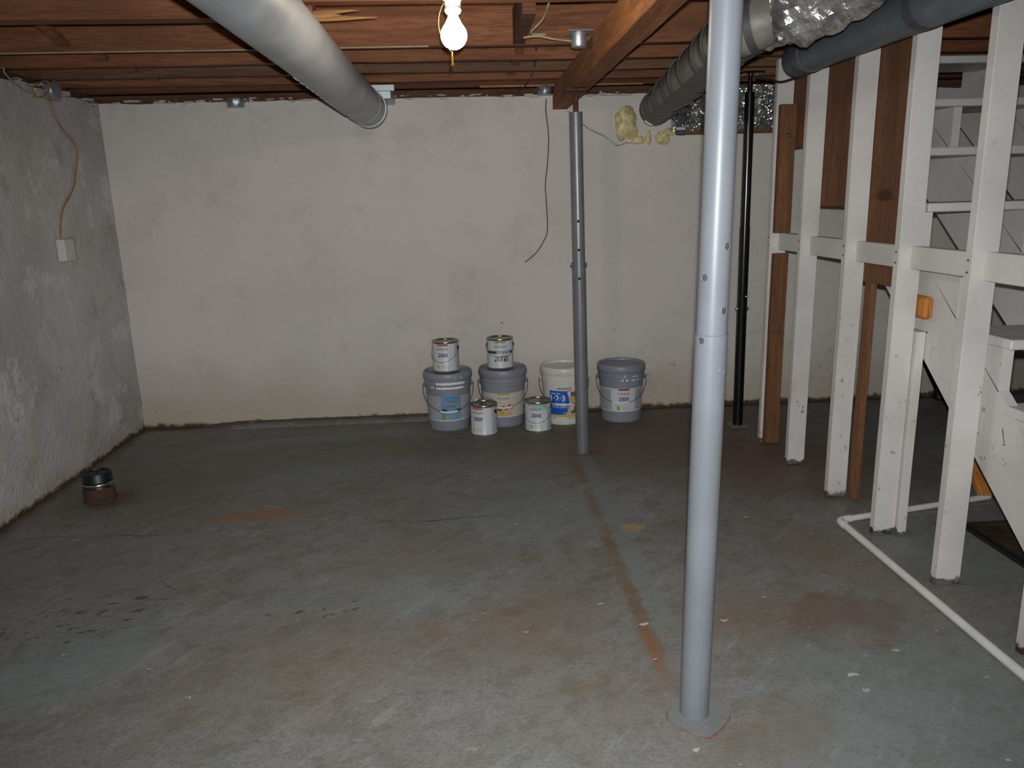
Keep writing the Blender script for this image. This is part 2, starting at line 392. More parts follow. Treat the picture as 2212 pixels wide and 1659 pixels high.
def mat_bulb():
    n = N('lit_bulb_glass')
    n.b.inputs['Base Color'].default_value = (1, 1, 1, 1)
    n.b.inputs['Emission Color'].default_value = (1.0, 0.86, 0.68, 1)
    n.b.inputs['Emission Strength'].default_value = BULB_STRENGTH
    return n.m
MT['bulb'] = mat_bulb()

# ------------------------------------------------------------------ mesh helpers
def V(*a): return Vector(a)

def bm_box(bm, x0, x1, y0, y1, z0, z1, bev=0.0, jit=0.0):
    b2 = bmesh.new()
    bmesh.ops.create_cube(b2, size=1.0)
    for v in b2.verts:
        v.co = Vector(((x0 + x1) / 2 + v.co.x * (x1 - x0), (y0 + y1) / 2 + v.co.y * (y1 - y0), (z0 + z1) / 2 + v.co.z * (z1 - z0)))
        if jit:
            v.co += Vector((random.uniform(-jit, jit), random.uniform(-jit, jit), random.uniform(-jit, jit)))
    if bev:
        bmesh.ops.bevel(b2, geom=b2.edges[:], offset=bev, segments=1, affect='EDGES')
    me = bpy.data.meshes.new('tmp'); b2.to_mesh(me); b2.free()
    bm.from_mesh(me); bpy.data.meshes.remove(me)
    return bm

def bm_tube(bm, pts, rad, seg=12, caps=True, closed=False, smooth=True):
    pts = [Vector(p) for p in pts]
    n = len(pts)
    rads = rad if isinstance(rad, (list, tuple)) else [rad] * n
    tang = []
    for i in range(n):
        if closed:
            t = pts[(i + 1) % n] - pts[i - 1]
        else:
            t = pts[min(i + 1, n - 1)] - pts[max(i - 1, 0)]
        tang.append(t.normalized())
    ref = Vector((0, 0, 1)) if abs(tang[0].z) < 0.9 else Vector((1, 0, 0))
    u = tang[0].cross(ref).normalized()
    rings = []
    for i in range(n):
        u = (u - tang[i] * u.dot(tang[i])).normalized()
        w = tang[i].cross(u)
        rings.append([bm.verts.new(pts[i] + (u * math.cos(2 * PI * k / seg) + w * math.sin(2 * PI * k / seg)) * rads[i]) for k in range(seg)])
    rng = range(n) if closed else range(n - 1)
    for i in rng:
        a, b = rings[i], rings[(i + 1) % n]
        for k in range(seg):
            f = bm.faces.new((a[k], a[(k + 1) % seg], b[(k + 1) % seg], b[k])); f.smooth = smooth
    if caps and not closed:
        bm.faces.new(rings[0][::-1]); bm.faces.new(rings[-1])
    return rings

def smooth_path(pts, sub=6):
    pts = [Vector(p) for p in pts]
    out = []
    for i in range(len(pts) - 1):
        p0 = pts[max(i - 1, 0)]; p1 = pts[i]; p2 = pts[i + 1]; p3 = pts[min(i + 2, len(pts) - 1)]
        for k in range(sub):
            t = k / sub
            out.append(0.5 * ((2 * p1) + (p2 - p0) * t + (2 * p0 - 5 * p1 + 4 * p2 - p3) * t * t + (3 * p1 - p0 - 3 * p2 + p3) * t ** 3))
    out.append(pts[-1])
    return out

def bm_lathe(bm, prof, seg=32, cx=0, cy=0, close_ends=True):
    rings = []
    for r, z in prof:
        if r < 1e-5:
            rings.append([bm.verts.new((cx, cy, z))])
        else:
            rings.append([bm.verts.new((cx + r * math.cos(2 * PI * k / seg), cy + r * math.sin(2 * PI * k / seg), z)) for k in range(seg)])
    for a, b in zip(rings, rings[1:]):
        for k in range(seg):
            k2 = (k + 1) % seg
            if len(a) == 1 and len(b) == 1: continue
            if len(a) == 1: f = bm.faces.new((a[0], b[k2], b[k]))
            elif len(b) == 1: f = bm.faces.new((a[k], a[k2], b[0]))
            else: f = bm.faces.new((a[k], a[k2], b[k2], b[k]))
            f.smooth = True
    if close_ends:
        if len(rings[0]) > 1: bm.faces.new(rings[0][::-1])
        if len(rings[-1]) > 1: bm.faces.new(rings[-1])

def bm_prism(bm, poly, axis, a0, a1):
    # poly in the two other axes, extruded from a0 to a1
    def mk(p, a):
        if axis == 'x': return (a, p[0], p[1])
        if axis == 'y': return (p[0], a, p[1])
        return (p[0], p[1], a)
    A = [bm.verts.new(mk(p, a0)) for p in poly]; B = [bm.verts.new(mk(p, a1)) for p in poly]
    bm.faces.new(A); bm.faces.new(B[::-1])
    for i in range(len(poly)):
        j = (i + 1) % len(poly)
        bm.faces.new((A[j], A[i], B[i], B[j]))

def finish(bm):
    bmesh.ops.recalc_face_normals(bm, faces=bm.faces[:])

def obj(name, bm, mat, parent=None, world=True, norm=True, sharp=None):
    if norm: finish(bm)
    me = bpy.data.meshes.new(name)
    if parent is not None and world:
        off = parent.location.copy()
        if parent.parent is not None: off += parent.parent.location
        for v in bm.verts: v.co -= off
    bm.to_mesh(me); bm.free()
    me.materials.append(MT[mat] if isinstance(mat, str) else mat)
    if any(p_.use_smooth for p_ in me.polygons):
        me.set_sharp_from_angle(angle=math.radians(sharp or 40))
    o = bpy.data.objects.new(name, me)
    COL.objects.link(o)
    if parent is not None: o.parent = parent
    return o

def tag(o, label, cat, group=None):
    o['label'] = label; o['category'] = cat
    if group: o['group'] = group
    return o
def struct(o):
    o['kind'] = 'structure'; return o
def thing(name, loc, label, cat, group=None, rotz=0.0):
    e = bpy.data.objects.new(name, None); COL.objects.link(e)
    e.location = loc; e.rotation_euler = (0, 0, rotz); e.empty_display_size = 0.1
    return tag(e, label, cat, group)
def B(): return bmesh.new()

# ------------------------------------------------------------------ room shell
XL, XR, YB, YF = -2.165, 4.2, 4.97, -2.6
ZJ = 2.08         # underside of the joists
ZW = 2.03         # top of the masonry

def grid_surface(bm, nu, nv, f):
    vs_ = [[bm.verts.new(f(i / nu, j / nv)) for j in range(nv + 1)] for i in range(nu + 1)]
    for i in range(nu):
        for j in range(nv):
            q = bm.faces.new((vs_[i][j], vs_[i + 1][j], vs_[i + 1][j + 1], vs_[i][j + 1])); q.smooth = True
    return vs_

def slab_wall(name, p0, p1, nrm, amp, sc, mat, seedz, rag=0.012, thick=0.2, batter=0.0):
    # rough plastered wall from p0 to p1 (floor points); nrm points into the room
    bm = B(); p0 = Vector(p0); p1 = Vector(p1); nrm = Vector(nrm)
    L = (p1 - p0).length; nu = max(8, int(L / 0.06)); nv = 30
    def f(u, v):
        p = p0.lerp(p1, u)
        top = ZW + rag * (mnoise.noise(Vector((u * L * 5, seedz, 3))) + 0.6 * mnoise.noise(Vector((u * L * 17, seedz, 9))))
        z = v * top
        d = amp * mnoise.noise(Vector((u * L * sc, z * sc, seedz))) + 0.4 * amp * mnoise.noise(Vector((u * L * sc * 3, z * sc * 3, seedz + 5)))
        return p + nrm * (d - batter * v) + Vector((0, 0, z))
    g = grid_surface(bm, nu, nv, f)
    back = [[bm.verts.new(g[i][j].co * 1.0 + (-nrm) * thick) for j in (0, nv)] for i in range(nu + 1)]
    for i in range(nu):
        bm.faces.new((g[i][nv], g[i + 1][nv], back[i + 1][1], back[i][1]))
        bm.faces.new((back[i][0], back[i + 1][0], back[i + 1][1], back[i][1]))
    return struct(obj(name, bm, mat))

bm = B()
bm_box(bm, XL - 0.2, XR + 0.2, YF - 0.2, YB + 0.3, -0.12, 0.0)
floor = struct(obj('floor', bm, 'floor'))

wall_back = slab_wall('wall_back', (XL - 0.05, YB + 0.01, 0), (XR + 0.05, YB + 0.01, 0), (0, -1, 0), 0.006, 2.2, 'wall_back', 2.0)
wall_left = slab_wall('wall_left', (XL, YF, 0), (XL, YB + 0.05, 0), (1, 0, 0), 0.010, 2.0, 'wall_left', 7.0, 0.02)
wall_right = slab_wall('wall_right', (XR, YB + 0.05, 0), (XR, YF, 0), (-1, 0, 0), 0.004, 2.0, 'wall_plain', 11.0)
wall_front = slab_wall('wall_front', (XR, YF, 0), (XL, YF, 0), (0, 1, 0), 0.004, 2.0, 'wall_plain', 15.0)

# low concrete kerb at the foot of the back wall
bm = B()
n_ = 40
prof_pts = []
for i in range(n_ + 1):
    u = i / n_
    x = XL + 0.35 + u * 1.75
    w = 0.085 + 0.012 * mnoise.noise(Vector((u * 9, 1, 1)))
    w *= min(1.0, 6 * u + 0.1, 6 * (1 - u) + 0.15)
    h = 0.020 * min(1.0, 6 * u + 0.1, 6 * (1 - u) + 0.2)
    prof_pts.append([bm.verts.new((x, YB + 0.02 - w - 0.02, 0.0)), bm.verts.new((x, YB + 0.02 - w, h)), bm.verts.new((x, YB + 0.02, h + 0.01))])
for a, b in zip(prof_pts, prof_pts[1:]):
    for k in range(2):
        q = bm.faces.new((a[k], b[k], b[k + 1], a[k + 1])); q.smooth = True
struct(obj('trim_1', bm, 'floor'))

# sill plates on top of the walls
bm = B(); bm_box(bm, XL - 0.15, XR + 0.1, YB + 0.035, YB + 0.17, ZW + 0.0, ZJ, 0.004)
struct(obj('trim_2', bm, 'sill'))
bm = B(); bm_box(bm, XL - 0.17, XL - 0.03, YF, YB + 0.03, ZW + 0.0, ZJ, 0.004)
struct(obj('trim_3', bm, 'sill'))

# ceiling: board subfloor, joists and bridging are its parts
bm = B(); bm_box(bm, XL - 0.2, XR + 0.2, YF - 0.2, YB + 0.3, 2.29, 2.33)
ceiling = struct(obj('ceiling', bm, 'subfloor'))
x = XL - 0.15
while x < XR + 0.1:
    bm = B(); bm_box(bm, x, x + 0.136, YF - 0.1, YB + 0.25, 2.272, 2.291, 0.002)
    obj('floorboard', bm, 'subfloor', ceiling); x += 0.14

JOIST_Y = [3.05, 3.655, 4.02, 4.35, 4.655, 4.92]
JT = 0.046
def joist(y, x0=XL - 0.16, x1=XR + 0.1, zb=ZJ, wav=0.004, th=JT, mt='joist'):
    bm = B(); n = 40
    R = []
    for i in range(n + 1):
        u = i / n; X = x0 + (x1 - x0) * u
        dz = wav * mnoise.noise(Vector((X * 2.3, y * 3, 0.5))); dy = wav * mnoise.noise(Vector((X * 1.3, y * 5, 4.5)))
        R.append([bm.verts.new((X, y + dy, zb + dz)), bm.verts.new((X, y + th + dy, zb + dz)), bm.verts.new((X, y + th + dy, 2.272)), bm.verts.new((X, y + dy, 2.272))])
    for a, b in zip(R, R[1:]):
        for k in range(4):
            bm.faces.new((a[k], a[(k + 1) % 4], b[(k + 1) % 4], b[k]))
    bm.faces.new(R[0]); bm.faces.new(R[-1][::-1])
    return obj('joist', bm, mt, ceiling)
for y, mt in zip(JOIST_Y[1:], ('joist', 'joist', 'joist2', 'joist', 'joist3')):
    joist(y, mt=mt)
# nearest visible joist is broken and sistered: left piece, splintered, and a right piece
joist(3.03, XL - 0.16, -0.52, ZJ - 0.012, th=0.075)
joist(2.965, -0.60, XR + 0.1, ZJ + 0.022, th=0.05)
for y in (2.57, 2.17, 1.77, 1.36, 0.95, 0.54, 0.13, -0.28, -0.69, -1.1, -1.51, -1.92, -2.33):
    joist(y)
# splintered ends on the broken joist
bm = B()
for i in range(7):
    y0 = 3.035 + i * 0.010; L = random.uniform(0.05, 0.24); z0 = ZJ - 0.010 + random.uniform(0, 0.02)
    a = V(-0.53, y0, z0); e = V(-0.53 + L, y0 + random.uniform(-0.01, 0.02), z0 + random.uniform(0.0, 0.025))
    bm_tube(bm, [a, a.lerp(e, 0.5), e], [0.010, 0.008, 0.001], 5, smooth=False)
obj('splintered_end', bm, 'pale_wood', ceiling)
# pale chipped lower edge on the far joist
bm = B(); bm_box(bm, 0.12, 1.12, 4.914, 4.93, ZJ - 0.006, ZJ + 0.006, 0.002, 0.001)
obj('chipped_edge', bm, 'pale_wood', ceiling)

# bridging between joists
def brace(xa, ya, za, xb, yb, zb, w=0.045, t=0.02, mat='joist'):
    bm = B()
    a = Vector((xa, ya, za)); b = Vector((xb, yb, zb)); d = (b - a).normalized()
    sx = Vector((1, 0, 0)) * (w / 2); up = d.cross(Vector((1, 0, 0))).normalized() * (t / 2)
    A = [bm.verts.new(a + sx * i + up * j) for i, j in ((-1, -1), (1, -1), (1, 1), (-1, 1))]
    Bv = [bm.verts.new(b + sx * i + up * j) for i, j in ((-1, -1), (1, -1), (1, 1), (-1, 1))]
    bm.faces.new(A); bm.faces.new(Bv[::-1])
    for k in range(4): bm.faces.new((A[k], A[(k + 1) % 4], Bv[(k + 1) % 4], Bv[k]))
    return obj('bridging', bm, mat, ceiling)
for row, x in enumerate((-1.72, -0.9, 0.27)):
    ys = [3.05] + JOIST_Y[1:]
    for i in range(len(ys) - 1):
        ya, yb = ys[i] + (JT if i else 0.08), ys[i + 1]
        if row == 2 and i == 0:
            brace(x, ya - 0.04, 2.15, x, yb, 2.15, 0.05, 0.14, 'sill'); continue
        brace(x - 0.028, ya, 2.11, x - 0.028, yb, 2.24)
        brace(x + 0.028, ya, 2.24, x + 0.028, yb, 2.11)

# broken flakes of paint and mortar along the top of the back wall
bm = B()
for i in range(90):
    x = random.uniform(XL + 0.05, 1.0); w = random.uniform(0.006, 0.07)
    z = ZW + random.uniform(-0.012, 0.012)
    bm_box(bm, x, x + w, YB - random.uniform(0.002, 0.012), YB + 0.03, z, z + random.uniform(0.003, 0.009), 0, 0.003)
fl = obj('mortar_flakes', bm, 'flake', wall_back); fl['kind'] = 'stuff'
bm = B()
for i in range(46):
    y = random.uniform(3.6, YB - 0.02); w = random.uniform(0.01, 0.07); z = ZW + random.uniform(-0.03, 0.02)
    bm_box(bm, XL - 0.03, XL + random.uniform(0.0, 0.012), y, y + w, z, z + random.uniform(0.004, 0.014), 0, 0.003)
fl = obj('mortar_flakes', bm, 'flake', wall_left); fl['kind'] = 'stuff'

# crack in the plaster under the beam
bm = B()
cp = [ony(1226, 240, YB), ony(1262, 272, YB), ony(1300, 292, YB), ony(1334, 313, YB), ony(1352, 309, YB), ony(1378, 307, YB)]
pts = smooth_path([p + V(0, -0.004, 0) for p in cp], 4)
bm_tube(bm, [p + V(random.uniform(-.003, .003), 0, random.uniform(-.004, .004)) for p in pts], [random.uniform(0.0012, 0.003) for _ in pts], 5)
obj('crack', bm, 'crack', wall_back)

# ------------------------------------------------------------------ main beam
bm = B(); n_ = 30; R = []
for i in range(n_ + 1):
    u = i / n_; y = YB + 0.06 + (YF + 0.1 - YB - 0.06) * u
    q = lambda k: 0.004 * mnoise.noise(Vector((y * 2, k, 1)))
    R.append([bm.verts.new((0.570 + q(1), y, 1.946 + q(2))), bm.verts.new((0.660 + q(3), y, 1.946 + q(2))), bm.verts.new((0.660 + q(3), y, ZJ - 0.004)), bm.verts.new((0.570 + q(1), y, ZJ - 0.004))])
for a, b in zip(R, R[1:]):
    for k in range(4): bm.faces.new((a[k], a[(k + 1) % 4], b[(k + 1) % 4], b[k]))
bm.faces.new(R[0]); bm.faces.new(R[-1][::-1])
tag(obj('timber_beam', bm, 'beam'), 'brown timber main beam under the joists resting on the grey posts', 'beam')

# ------------------------------------------------------------------ steel posts
def disc_patch(bm, cx, cy, R, th, z, r, n=14):
    # small round patch lying on a vertical tube; th=0 faces -y
    c = bm.verts.new((cx + R * math.sin(th), cy - R * math.cos(th), z))
    ring = []
    for k in range(n):
        a = 2 * PI * k / n; t = th + r * math.cos(a) / R
        ring.append(bm.verts.new((cx + R * math.sin(t), cy - R * math.cos(t), z + r * math.sin(a))))
    for k in range(n): bm.faces.new((c, ring[k], ring[(k + 1) % n]))

def ring_patch(bm, cx, cy, R, th, z, r, w=0.0012, n=18):
    pts = []
    for k in range(n):
        a = 2 * PI * k / n; t = th + r * math.cos(a) / R
        pts.append((cx + R * math.sin(t), cy - R * math.cos(t), z + r * math.sin(a)))
    bm_tube(bm, pts, w, 5, closed=True)

def toward_cam(p): return math.atan2(-p.x, p.y)

# near light grey post
pb = onz(1499, 1541)
t = thing('support_post', (pb.x, pb.y, 0), 'thick light grey telescoping steel post standing nearest the camera on a floor plate', 'post')
lean = V(0.022, 0.0, 0)           # slight lean at the top
def lp(z, base): return V(base.x + lean.x * z / 1.9, base.y, z)
PR0, PR1 = 0.0395, 0.0372
zs = ony(1546, 720, pb.y).z
bm = B(); bm_tube(bm, [lp(0.006, pb), lp(0.4, pb), lp(zs, pb)], PR0, 40); obj('lower_tube', bm, 'post_grey', t)
bm = B(); bm_tube(bm, [lp(zs - 0.05, pb), lp(1.93, pb)], PR1, 40); obj('upper_tube', bm, 'post_grey', t)
bm = B(); ring = [lp(zs, pb) + V(PR0 * math.cos(a * PI / 18), PR0 * math.sin(a * PI / 18), 0) for a in range(36)]
bm_tube(bm, ring, 0.0014, 6, closed=True); obj('tube_rim', bm, 'post_grey', t)
fc = toward_cam(pb)
for i, (hx, hy, plug) in enumerate(((1575, 532, 0), (1531, 601, 0), (1567, 672, 0), (1521, 738, 0), (1563, 803, 1))):
    p = ony(hx, hy, pb.y - 0.036)
    c = lp(p.z, pb)
    Rr = PR1 if p.z > zs else PR0
    off = (-0.58 if hx < 1545 else 0.72)
    th = fc + math.asin(off)
    bm = B(); disc_patch(bm, c.x, c.y, Rr + 0.0006, th, p.z, 0.0085)
    ho = obj('pin_hole', bm, 'post_grey' if plug else 'hole', t)
    bm = B(); ring_patch(bm, c.x, c.y, Rr + 0.0003, th, p.z, 0.0090, 0.0011)
    obj('hole_rim', bm, 'post_grey', t)
bm = B(); poly = []
for k in range(28):
    a = 2 * PI * k / 28; r = 0.078 / max(abs(math.cos(a)), abs(math.sin(a))) ** 0.55
    r *= 1 + 0.05 * mnoise.noise(Vector((math.cos(a) * 2, math.sin(a) * 2, 3)))
    poly.append((pb.x + 0.008 + r * math.cos(a + 0.75) * 0.95, pb.y - 0.012 + r * math.sin(a + 0.75)))
bm_prism(bm, poly, 'z', 0.0, 0.006); pl = obj('base_plate', bm, 'plate', t)
bm = B(); bm_tube(bm, [(x_, y_, 0.0025) for x_, y_ in poly], 0.0024, 5, closed=True); obj('rusty_edge', bm, 'plate_edge', pl)
bm = B(); bm_lathe(bm, [(0.007, 0.006), (0.007, 0.008), (0.004, 0.010)], 12, pb.x + 0.014, pb.y - 0.064); obj('bolt_head', bm, 'post_grey', pl)
bm = B(); bm_box(bm, 0.615 - 0.045, 0.615 + 0.045, pb.y - 0.07, pb.y + 0.07, 1.931, 1.9435, 0.001); obj('top_plate', bm, 'plate', t)

# far dull grey column
cb = onz(1259, 977)
ct = ony(1244, 243, cb.y)
t = thing('screw_jack_column', (cb.x, cb.y, 0), 'slim dull grey steel jack column with rusty screw, standing before the paint pails', 'column')
dx = (ct.x - cb.x)
def cl(z): return V(cb.x + dx * z / ct.z, cb.y, z)
zmid = ony(1252, 575, cb.y).z
bm = B(); bm_tube(bm, [cl(0.0), cl(zmid)], 0.0365, 32); obj('lower_tube', bm, 'column_grey', t)
bm = B(); bm_tube(bm, [cl(zmid - 0.04), cl(ct.z)], 0.0335, 32); obj('upper_tube', bm, 'column_grey', t)
bm = B(); ring = [cl(ct.z) + V(0.0335 * math.cos(a * PI / 14), 0.0335 * math.sin(a * PI / 14), 0) for a in range(28)]
bm_tube(bm, ring, 0.002, 6, closed=True); obj('tube_rim', bm, 'column_grey', t)
bm = B(); prof = []
z = ct.z - 0.02; k = 0
while z < 1.94:
    prof.append((0.0125 if k % 2 else 0.0145, z)); z += 0.004; k += 1
bm_lathe(bm, prof, 16, ct.x, ct.y); obj('jack_screw', bm, 'rust', t)
bm = B(); bm_box(bm, ct.x - 0.06, ct.x + 0.05, ct.y - 0.06, ct.y + 0.06, 1.934, 1.9425, 0.001); obj('top_plate', bm, 'rust', t)
for hy in (478, 540, 602):
    p = ony(1251, hy, cb.y - 0.03); c = cl(p.z); Rr = 0.0335 if p.z > zmid else 0.0365
    bm = B(); disc_patch(bm, c.x, c.y, Rr + 0.0006, -0.12, p.z, 0.0075); obj('pin_hole', bm, 'hole_dark', t)
for sgn in (-1, 1):
    c = cl(zmid + 0.01)
    bm = B(); bm_tube(bm, [c + V(sgn * 0.034, 0, 0), c + V(sgn * 0.041, 0, 0), c + V(sgn * 0.045, 0, 0)], [0.010, 0.010, 0.005], 10); obj('pin_bolt', bm, 'column_grey', t)
bm = B(); bm_prism(bm, [(cb.x + 0.046 * math.cos(a) + 0.006 * math.cos(3 * a), cb.y + 0.044 * math.sin(a)) for a in [2 * PI * k / 18 for k in range(18)]], 'z', 0, 0.004)
obj('base_plate', bm, 'plate_edge', t)

# black jack post by the partition
kb = onz(1593, 918); kt = ony(1620, 200, kb.y)
t = thing('black_jack_post', (kb.x, kb.y, 0), 'glossy black adjustable steel post beside the unpainted end stud', 'post')
def kl(z): return V(kb.x + (kt.x - kb.x) * z / kt.z, kb.y, z)
zk = ony(1608, 490, kb.y).z
bm = B(); bm_tube(bm, [kl(0.005), kl(zk)], 0.0300, 28); obj('lower_tube', bm, 'black', t)
bm = B(); bm_tube(bm, [kl(zk - .03), kl(kt.z)], 0.0275, 28); obj('upper_tube', bm, 'black', t)
bm = B(); bm_tube(bm, [kl(kt.z - .02), kl(2.06)], 0.012, 14); obj('jack_screw', bm, 'black', t)
bm = B(); bm_box(bm, kl(2.06).x - .06, kl(2.06).x + .06, kb.y - .06, kb.y + .06, 2.058, 2.0695); obj('top_plate', bm, 'black', t)
bm = B(); bm_box(bm, kb.x - .055, kb.x + .055, kb.y - .055, kb.y + .055, 0, 0.006, 0.002); obj('base_plate', bm, 'plate', t)
p = ony(1612, 639, kb.y); c = kl(p.z)
bm = B(); bmesh.ops.create_uvsphere(bm, u_segments=10, v_segments=8, radius=0.007, matrix=Matrix.Translation((c.x + .012, c.y - .029, p.z))); obj('rivet', bm, 'steel', t)
for sgn in (-1, 1):
    c = kl(ony(1608, 666, kb.y).z)
    bm = B(); bm_tube(bm, [c + V(sgn * .028, 0, 0), c + V(sgn * .040, 0, 0)], [0.011, 0.008], 10); obj('pin_bolt', bm, 'galv', t)

# ------------------------------------------------------------------ ducts
# round silver duct on the left
DX, DZ, DR = -0.545, 1.944, 0.101
t = thing('round_duct', (DX, 4.0, DZ), 'long round silver-grey sheet metal duct left of the bare bulb', 'duct')
bm = B()
path = [V(DX - 0.02, YF + 0.2, DZ), V(DX - 0.01, 1.5, DZ), V(DX, 2.7, DZ), V(DX, 3.6, DZ), V(DX + 0.01, 4.46, DZ - 0.005)]
bm_tube(bm, path, DR, 48, caps=True); obj('duct_section', bm, 'duct_grey', t)
bm = B()
path = [V(DX + 0.01, 4.42, DZ - 0.005), V(DX + 0.012, 4.5, DZ - 0.006), V(DX + 0.02, 4.66, DZ - 0.008)]
bm_tube(bm, path, DR + 0.002, 48, caps=True); sec = obj('duct_section', bm, 'duct_grey', t)
ex, ez = DX + 0.02, DZ - 0.008
bm = B(); bm_tube(bm, [V(ex, 4.60, ez), V(ex, 4.675, ez), V(ex, 4.69, ez)], [DR + 0.005, DR + 0.005, DR - 0.004], 48); obj('end_cap', bm, 'duct_grey', t)
bm = B(); bm_tube(bm, [V(DX + 0.01 + DR * math.cos(a), 4.42, DZ - 0.005 + DR * math.sin(a)) for a in [2 * PI * k / 40 for k in range(40)]], 0.004, 6, closed=True); obj('seam_bead', bm, 'duct_grey', t)
# crimp nicks along the lower side
for k in range(12):
    y = 3.05 + k * 0.105
    bm = B(); a0 = -2.15
    bm_tube(bm, [V(DX + (DR + 0.001) * math.cos(a0 + q), y + q * 0.05, DZ + (DR + 0.001) * math.sin(a0 + q)) for q in (-0.14, -0.05, 0.05, 0.14)], [0.0008, 0.0028, 0.0028, 0.0008], 6)
    obj('crimp_mark', bm, 'galv', t)
bm = B(); bm_box(bm, ex - 0.02, ex + 0.13, 4.70, YB - 0.01, 1.99, 2.065, 0.006); obj('wall_boot', bm, 'galv', t)
bm = B(); bm_box(bm, ex - 0.02, ex + 0.15, 4.695, 4.712, 2.035, 2.072, 0.003); obj('boot_flange', bm, 'galv', t)

# dark slate duct over the partition
GX, GZ, GR = 1.545, 1.993, 0.0755
t = thing('slate_duct', (GX, 3.0, GZ), 'dark slate-grey round duct running along the tops of the white studs', 'duct')
bm = B()
path = [V(GX + 0.01, -0.2, GZ - 0.008), V(GX + 0.004, 2.0, GZ - 0.006), V(GX, 3.0, GZ), V(GX - 0.002, 3.50, GZ + 0.001)]
bm_tube(bm, path, GR, 40); obj('duct_section', bm, 'duct_dark', t)
bm = B(); bm_tube(bm, [V(GX - .002, 3.48, GZ), V(GX - .002, 3.64, GZ + .001), V(GX - .002, 3.67, GZ + 0.004)], [GR + .002, GR + .002, GR - 0.012], 40); obj('end_cap', bm, 'duct_dark', t)
for y in (3.52, 2.62):
    bm = B(); bm_tube(bm, [V(GX, y, GZ), V(GX, y + 0.045, GZ)], GR + 0.0035, 40, caps=False); obj('tape_band', bm, 'duct_seam', t)

# insulated duct with tape
ia = ony(1415, 236, 4.86); ib = onz(1597, 64, 1.955)
idir = (ia - ib).normalized()
IRf, IRn = 0.094, 0.098
ic = ib - idir * 0.02
ic.z = ib.z
t = thing('insulated_duct', tuple(ib), 'duct in a grey insulation jacket crossed by dark tape, beyond the near post', 'duct')
bm = B(); L = (ia - ic).length; pts = []; rs = []
n_ = 44
for i in range(n_ + 1):
    u = i / n_; p = ic.lerp(ia, u); rr = IRn + (IRf - IRn) * u
    pts.append(p); rs.append(rr * (1 + 0.025 * mnoise.noise(Vector((u * 14, 3, 1)))))
pts = [ic - idir * 0.075 + V(0.085, 0.0, 0.01), ic - idir * 0.06 + V(0.050, 0, 0.005), ic - idir * 0.035 + V(0.018, 0, 0)] + pts
rs = [IRn * 0.80, IRn * 0.92, IRn * 0.98] + rs
rings = bm_tube(bm, pts, rs, 40)
for v in bm.verts:
    v.co += (v.co - V(ib.x, v.co.y, ib.z)).normalized() * 0.005 * mnoise.noise(v.co * 9)
obj('insulation_jacket', bm, 'jacket', t)
for k_ in (1, 2):
    bm = B(); bm_tube(bm, [pts[k_], pts[k_].lerp(pts[k_ + 1], 0.75)], [rs[k_] + 0.006, rs[k_] + 0.007], 36, caps=False); obj('tape_band', bm, 'tape', t)
iu = idir.cross(V(0, 0, 1)).normalized(); iw = iu.cross(idir).normalized()
def ipt(u, ang, dr=0.004):
    p = ic.lerp(ia, u); rr = IRn + (IRf - IRn) * u + dr
    return p + (iu * math.cos(ang) + iw * math.sin(ang)) * rr
def iband(u0, du, a0, a1, skew, name='tape_band', mat='tape', dr=0.0055, n=26):
    bm = B(); A = []; Bv = []
    for k in range(n + 1):
        f = k / n; a = a0 + (a1 - a0) * f
        A.append(bm.verts.new(ipt(u0 + skew * f, a, dr))); Bv.append(bm.verts.new(ipt(u0 + du + skew * f, a, dr)))
    for k in range(n):
        q = bm.faces.new((A[k], A[k + 1], Bv[k + 1], Bv[k])); q.smooth = True
    r = bmesh.ops.extrude_face_region(bm, geom=bm.faces[:], use_keep_orig=True)
    for v in r['geom']:
        if isinstance(v, bmesh.types.BMVert): v.co += (ic.lerp(ia, (v.co - ic).dot(idir) / L) - v.co).normalized() * 0.004
    return obj(name, bm, mat, t)
for u0, du, sk in ((0.985, -0.035, 0.0), (0.915, -0.030, -0.03), (0.850, -0.026, 0.025), (0.775, -0.030, -0.025), (0.70, -0.028, 0.03), (0.60, -0.030, -0.02), (0.47, -0.030, 0.03), (0.35, -0.030, 0.014), (0.22, -0.030, -0.016), (0.11, -0.030, 0.014), (0.03, -0.03, 0.01)):
    iband(u0, du, 0, 2 * PI, sk)
# long tape strip on the underside, towards the camera side
bm = B(); A = []; n_ = 40
for k in range(n_ + 1):
    u = 0.04 + 0.92 * k / n_
    A.append([bm.verts.new(ipt(u, -2.05 + d, 0.0085)) for d in (-0.30, -0.1, 0.1, 0.30)] if True else None)
for a, b in zip(A, A[1:]):
    for k in range(3):
        q = bm.faces.new((a[k], a[k + 1], b[k + 1], b[k])); q.smooth = True
r = bmesh.ops.extrude_face_region(bm, geom=bm.faces[:], use_keep_orig=True)
for v in r['geom']:
    if isinstance(v, bmesh.types.BMVert): v.co += (ic.lerp(ia, (v.co - ic).dot(idir) / L) - v.co).normalized() * 0.006
obj('tape_strip', bm, 'tape', t)
iband(0.985, -0.035, -2.35, -1.85, 0.0, 'foil_tape', 'foiltape', 0.012, 8)

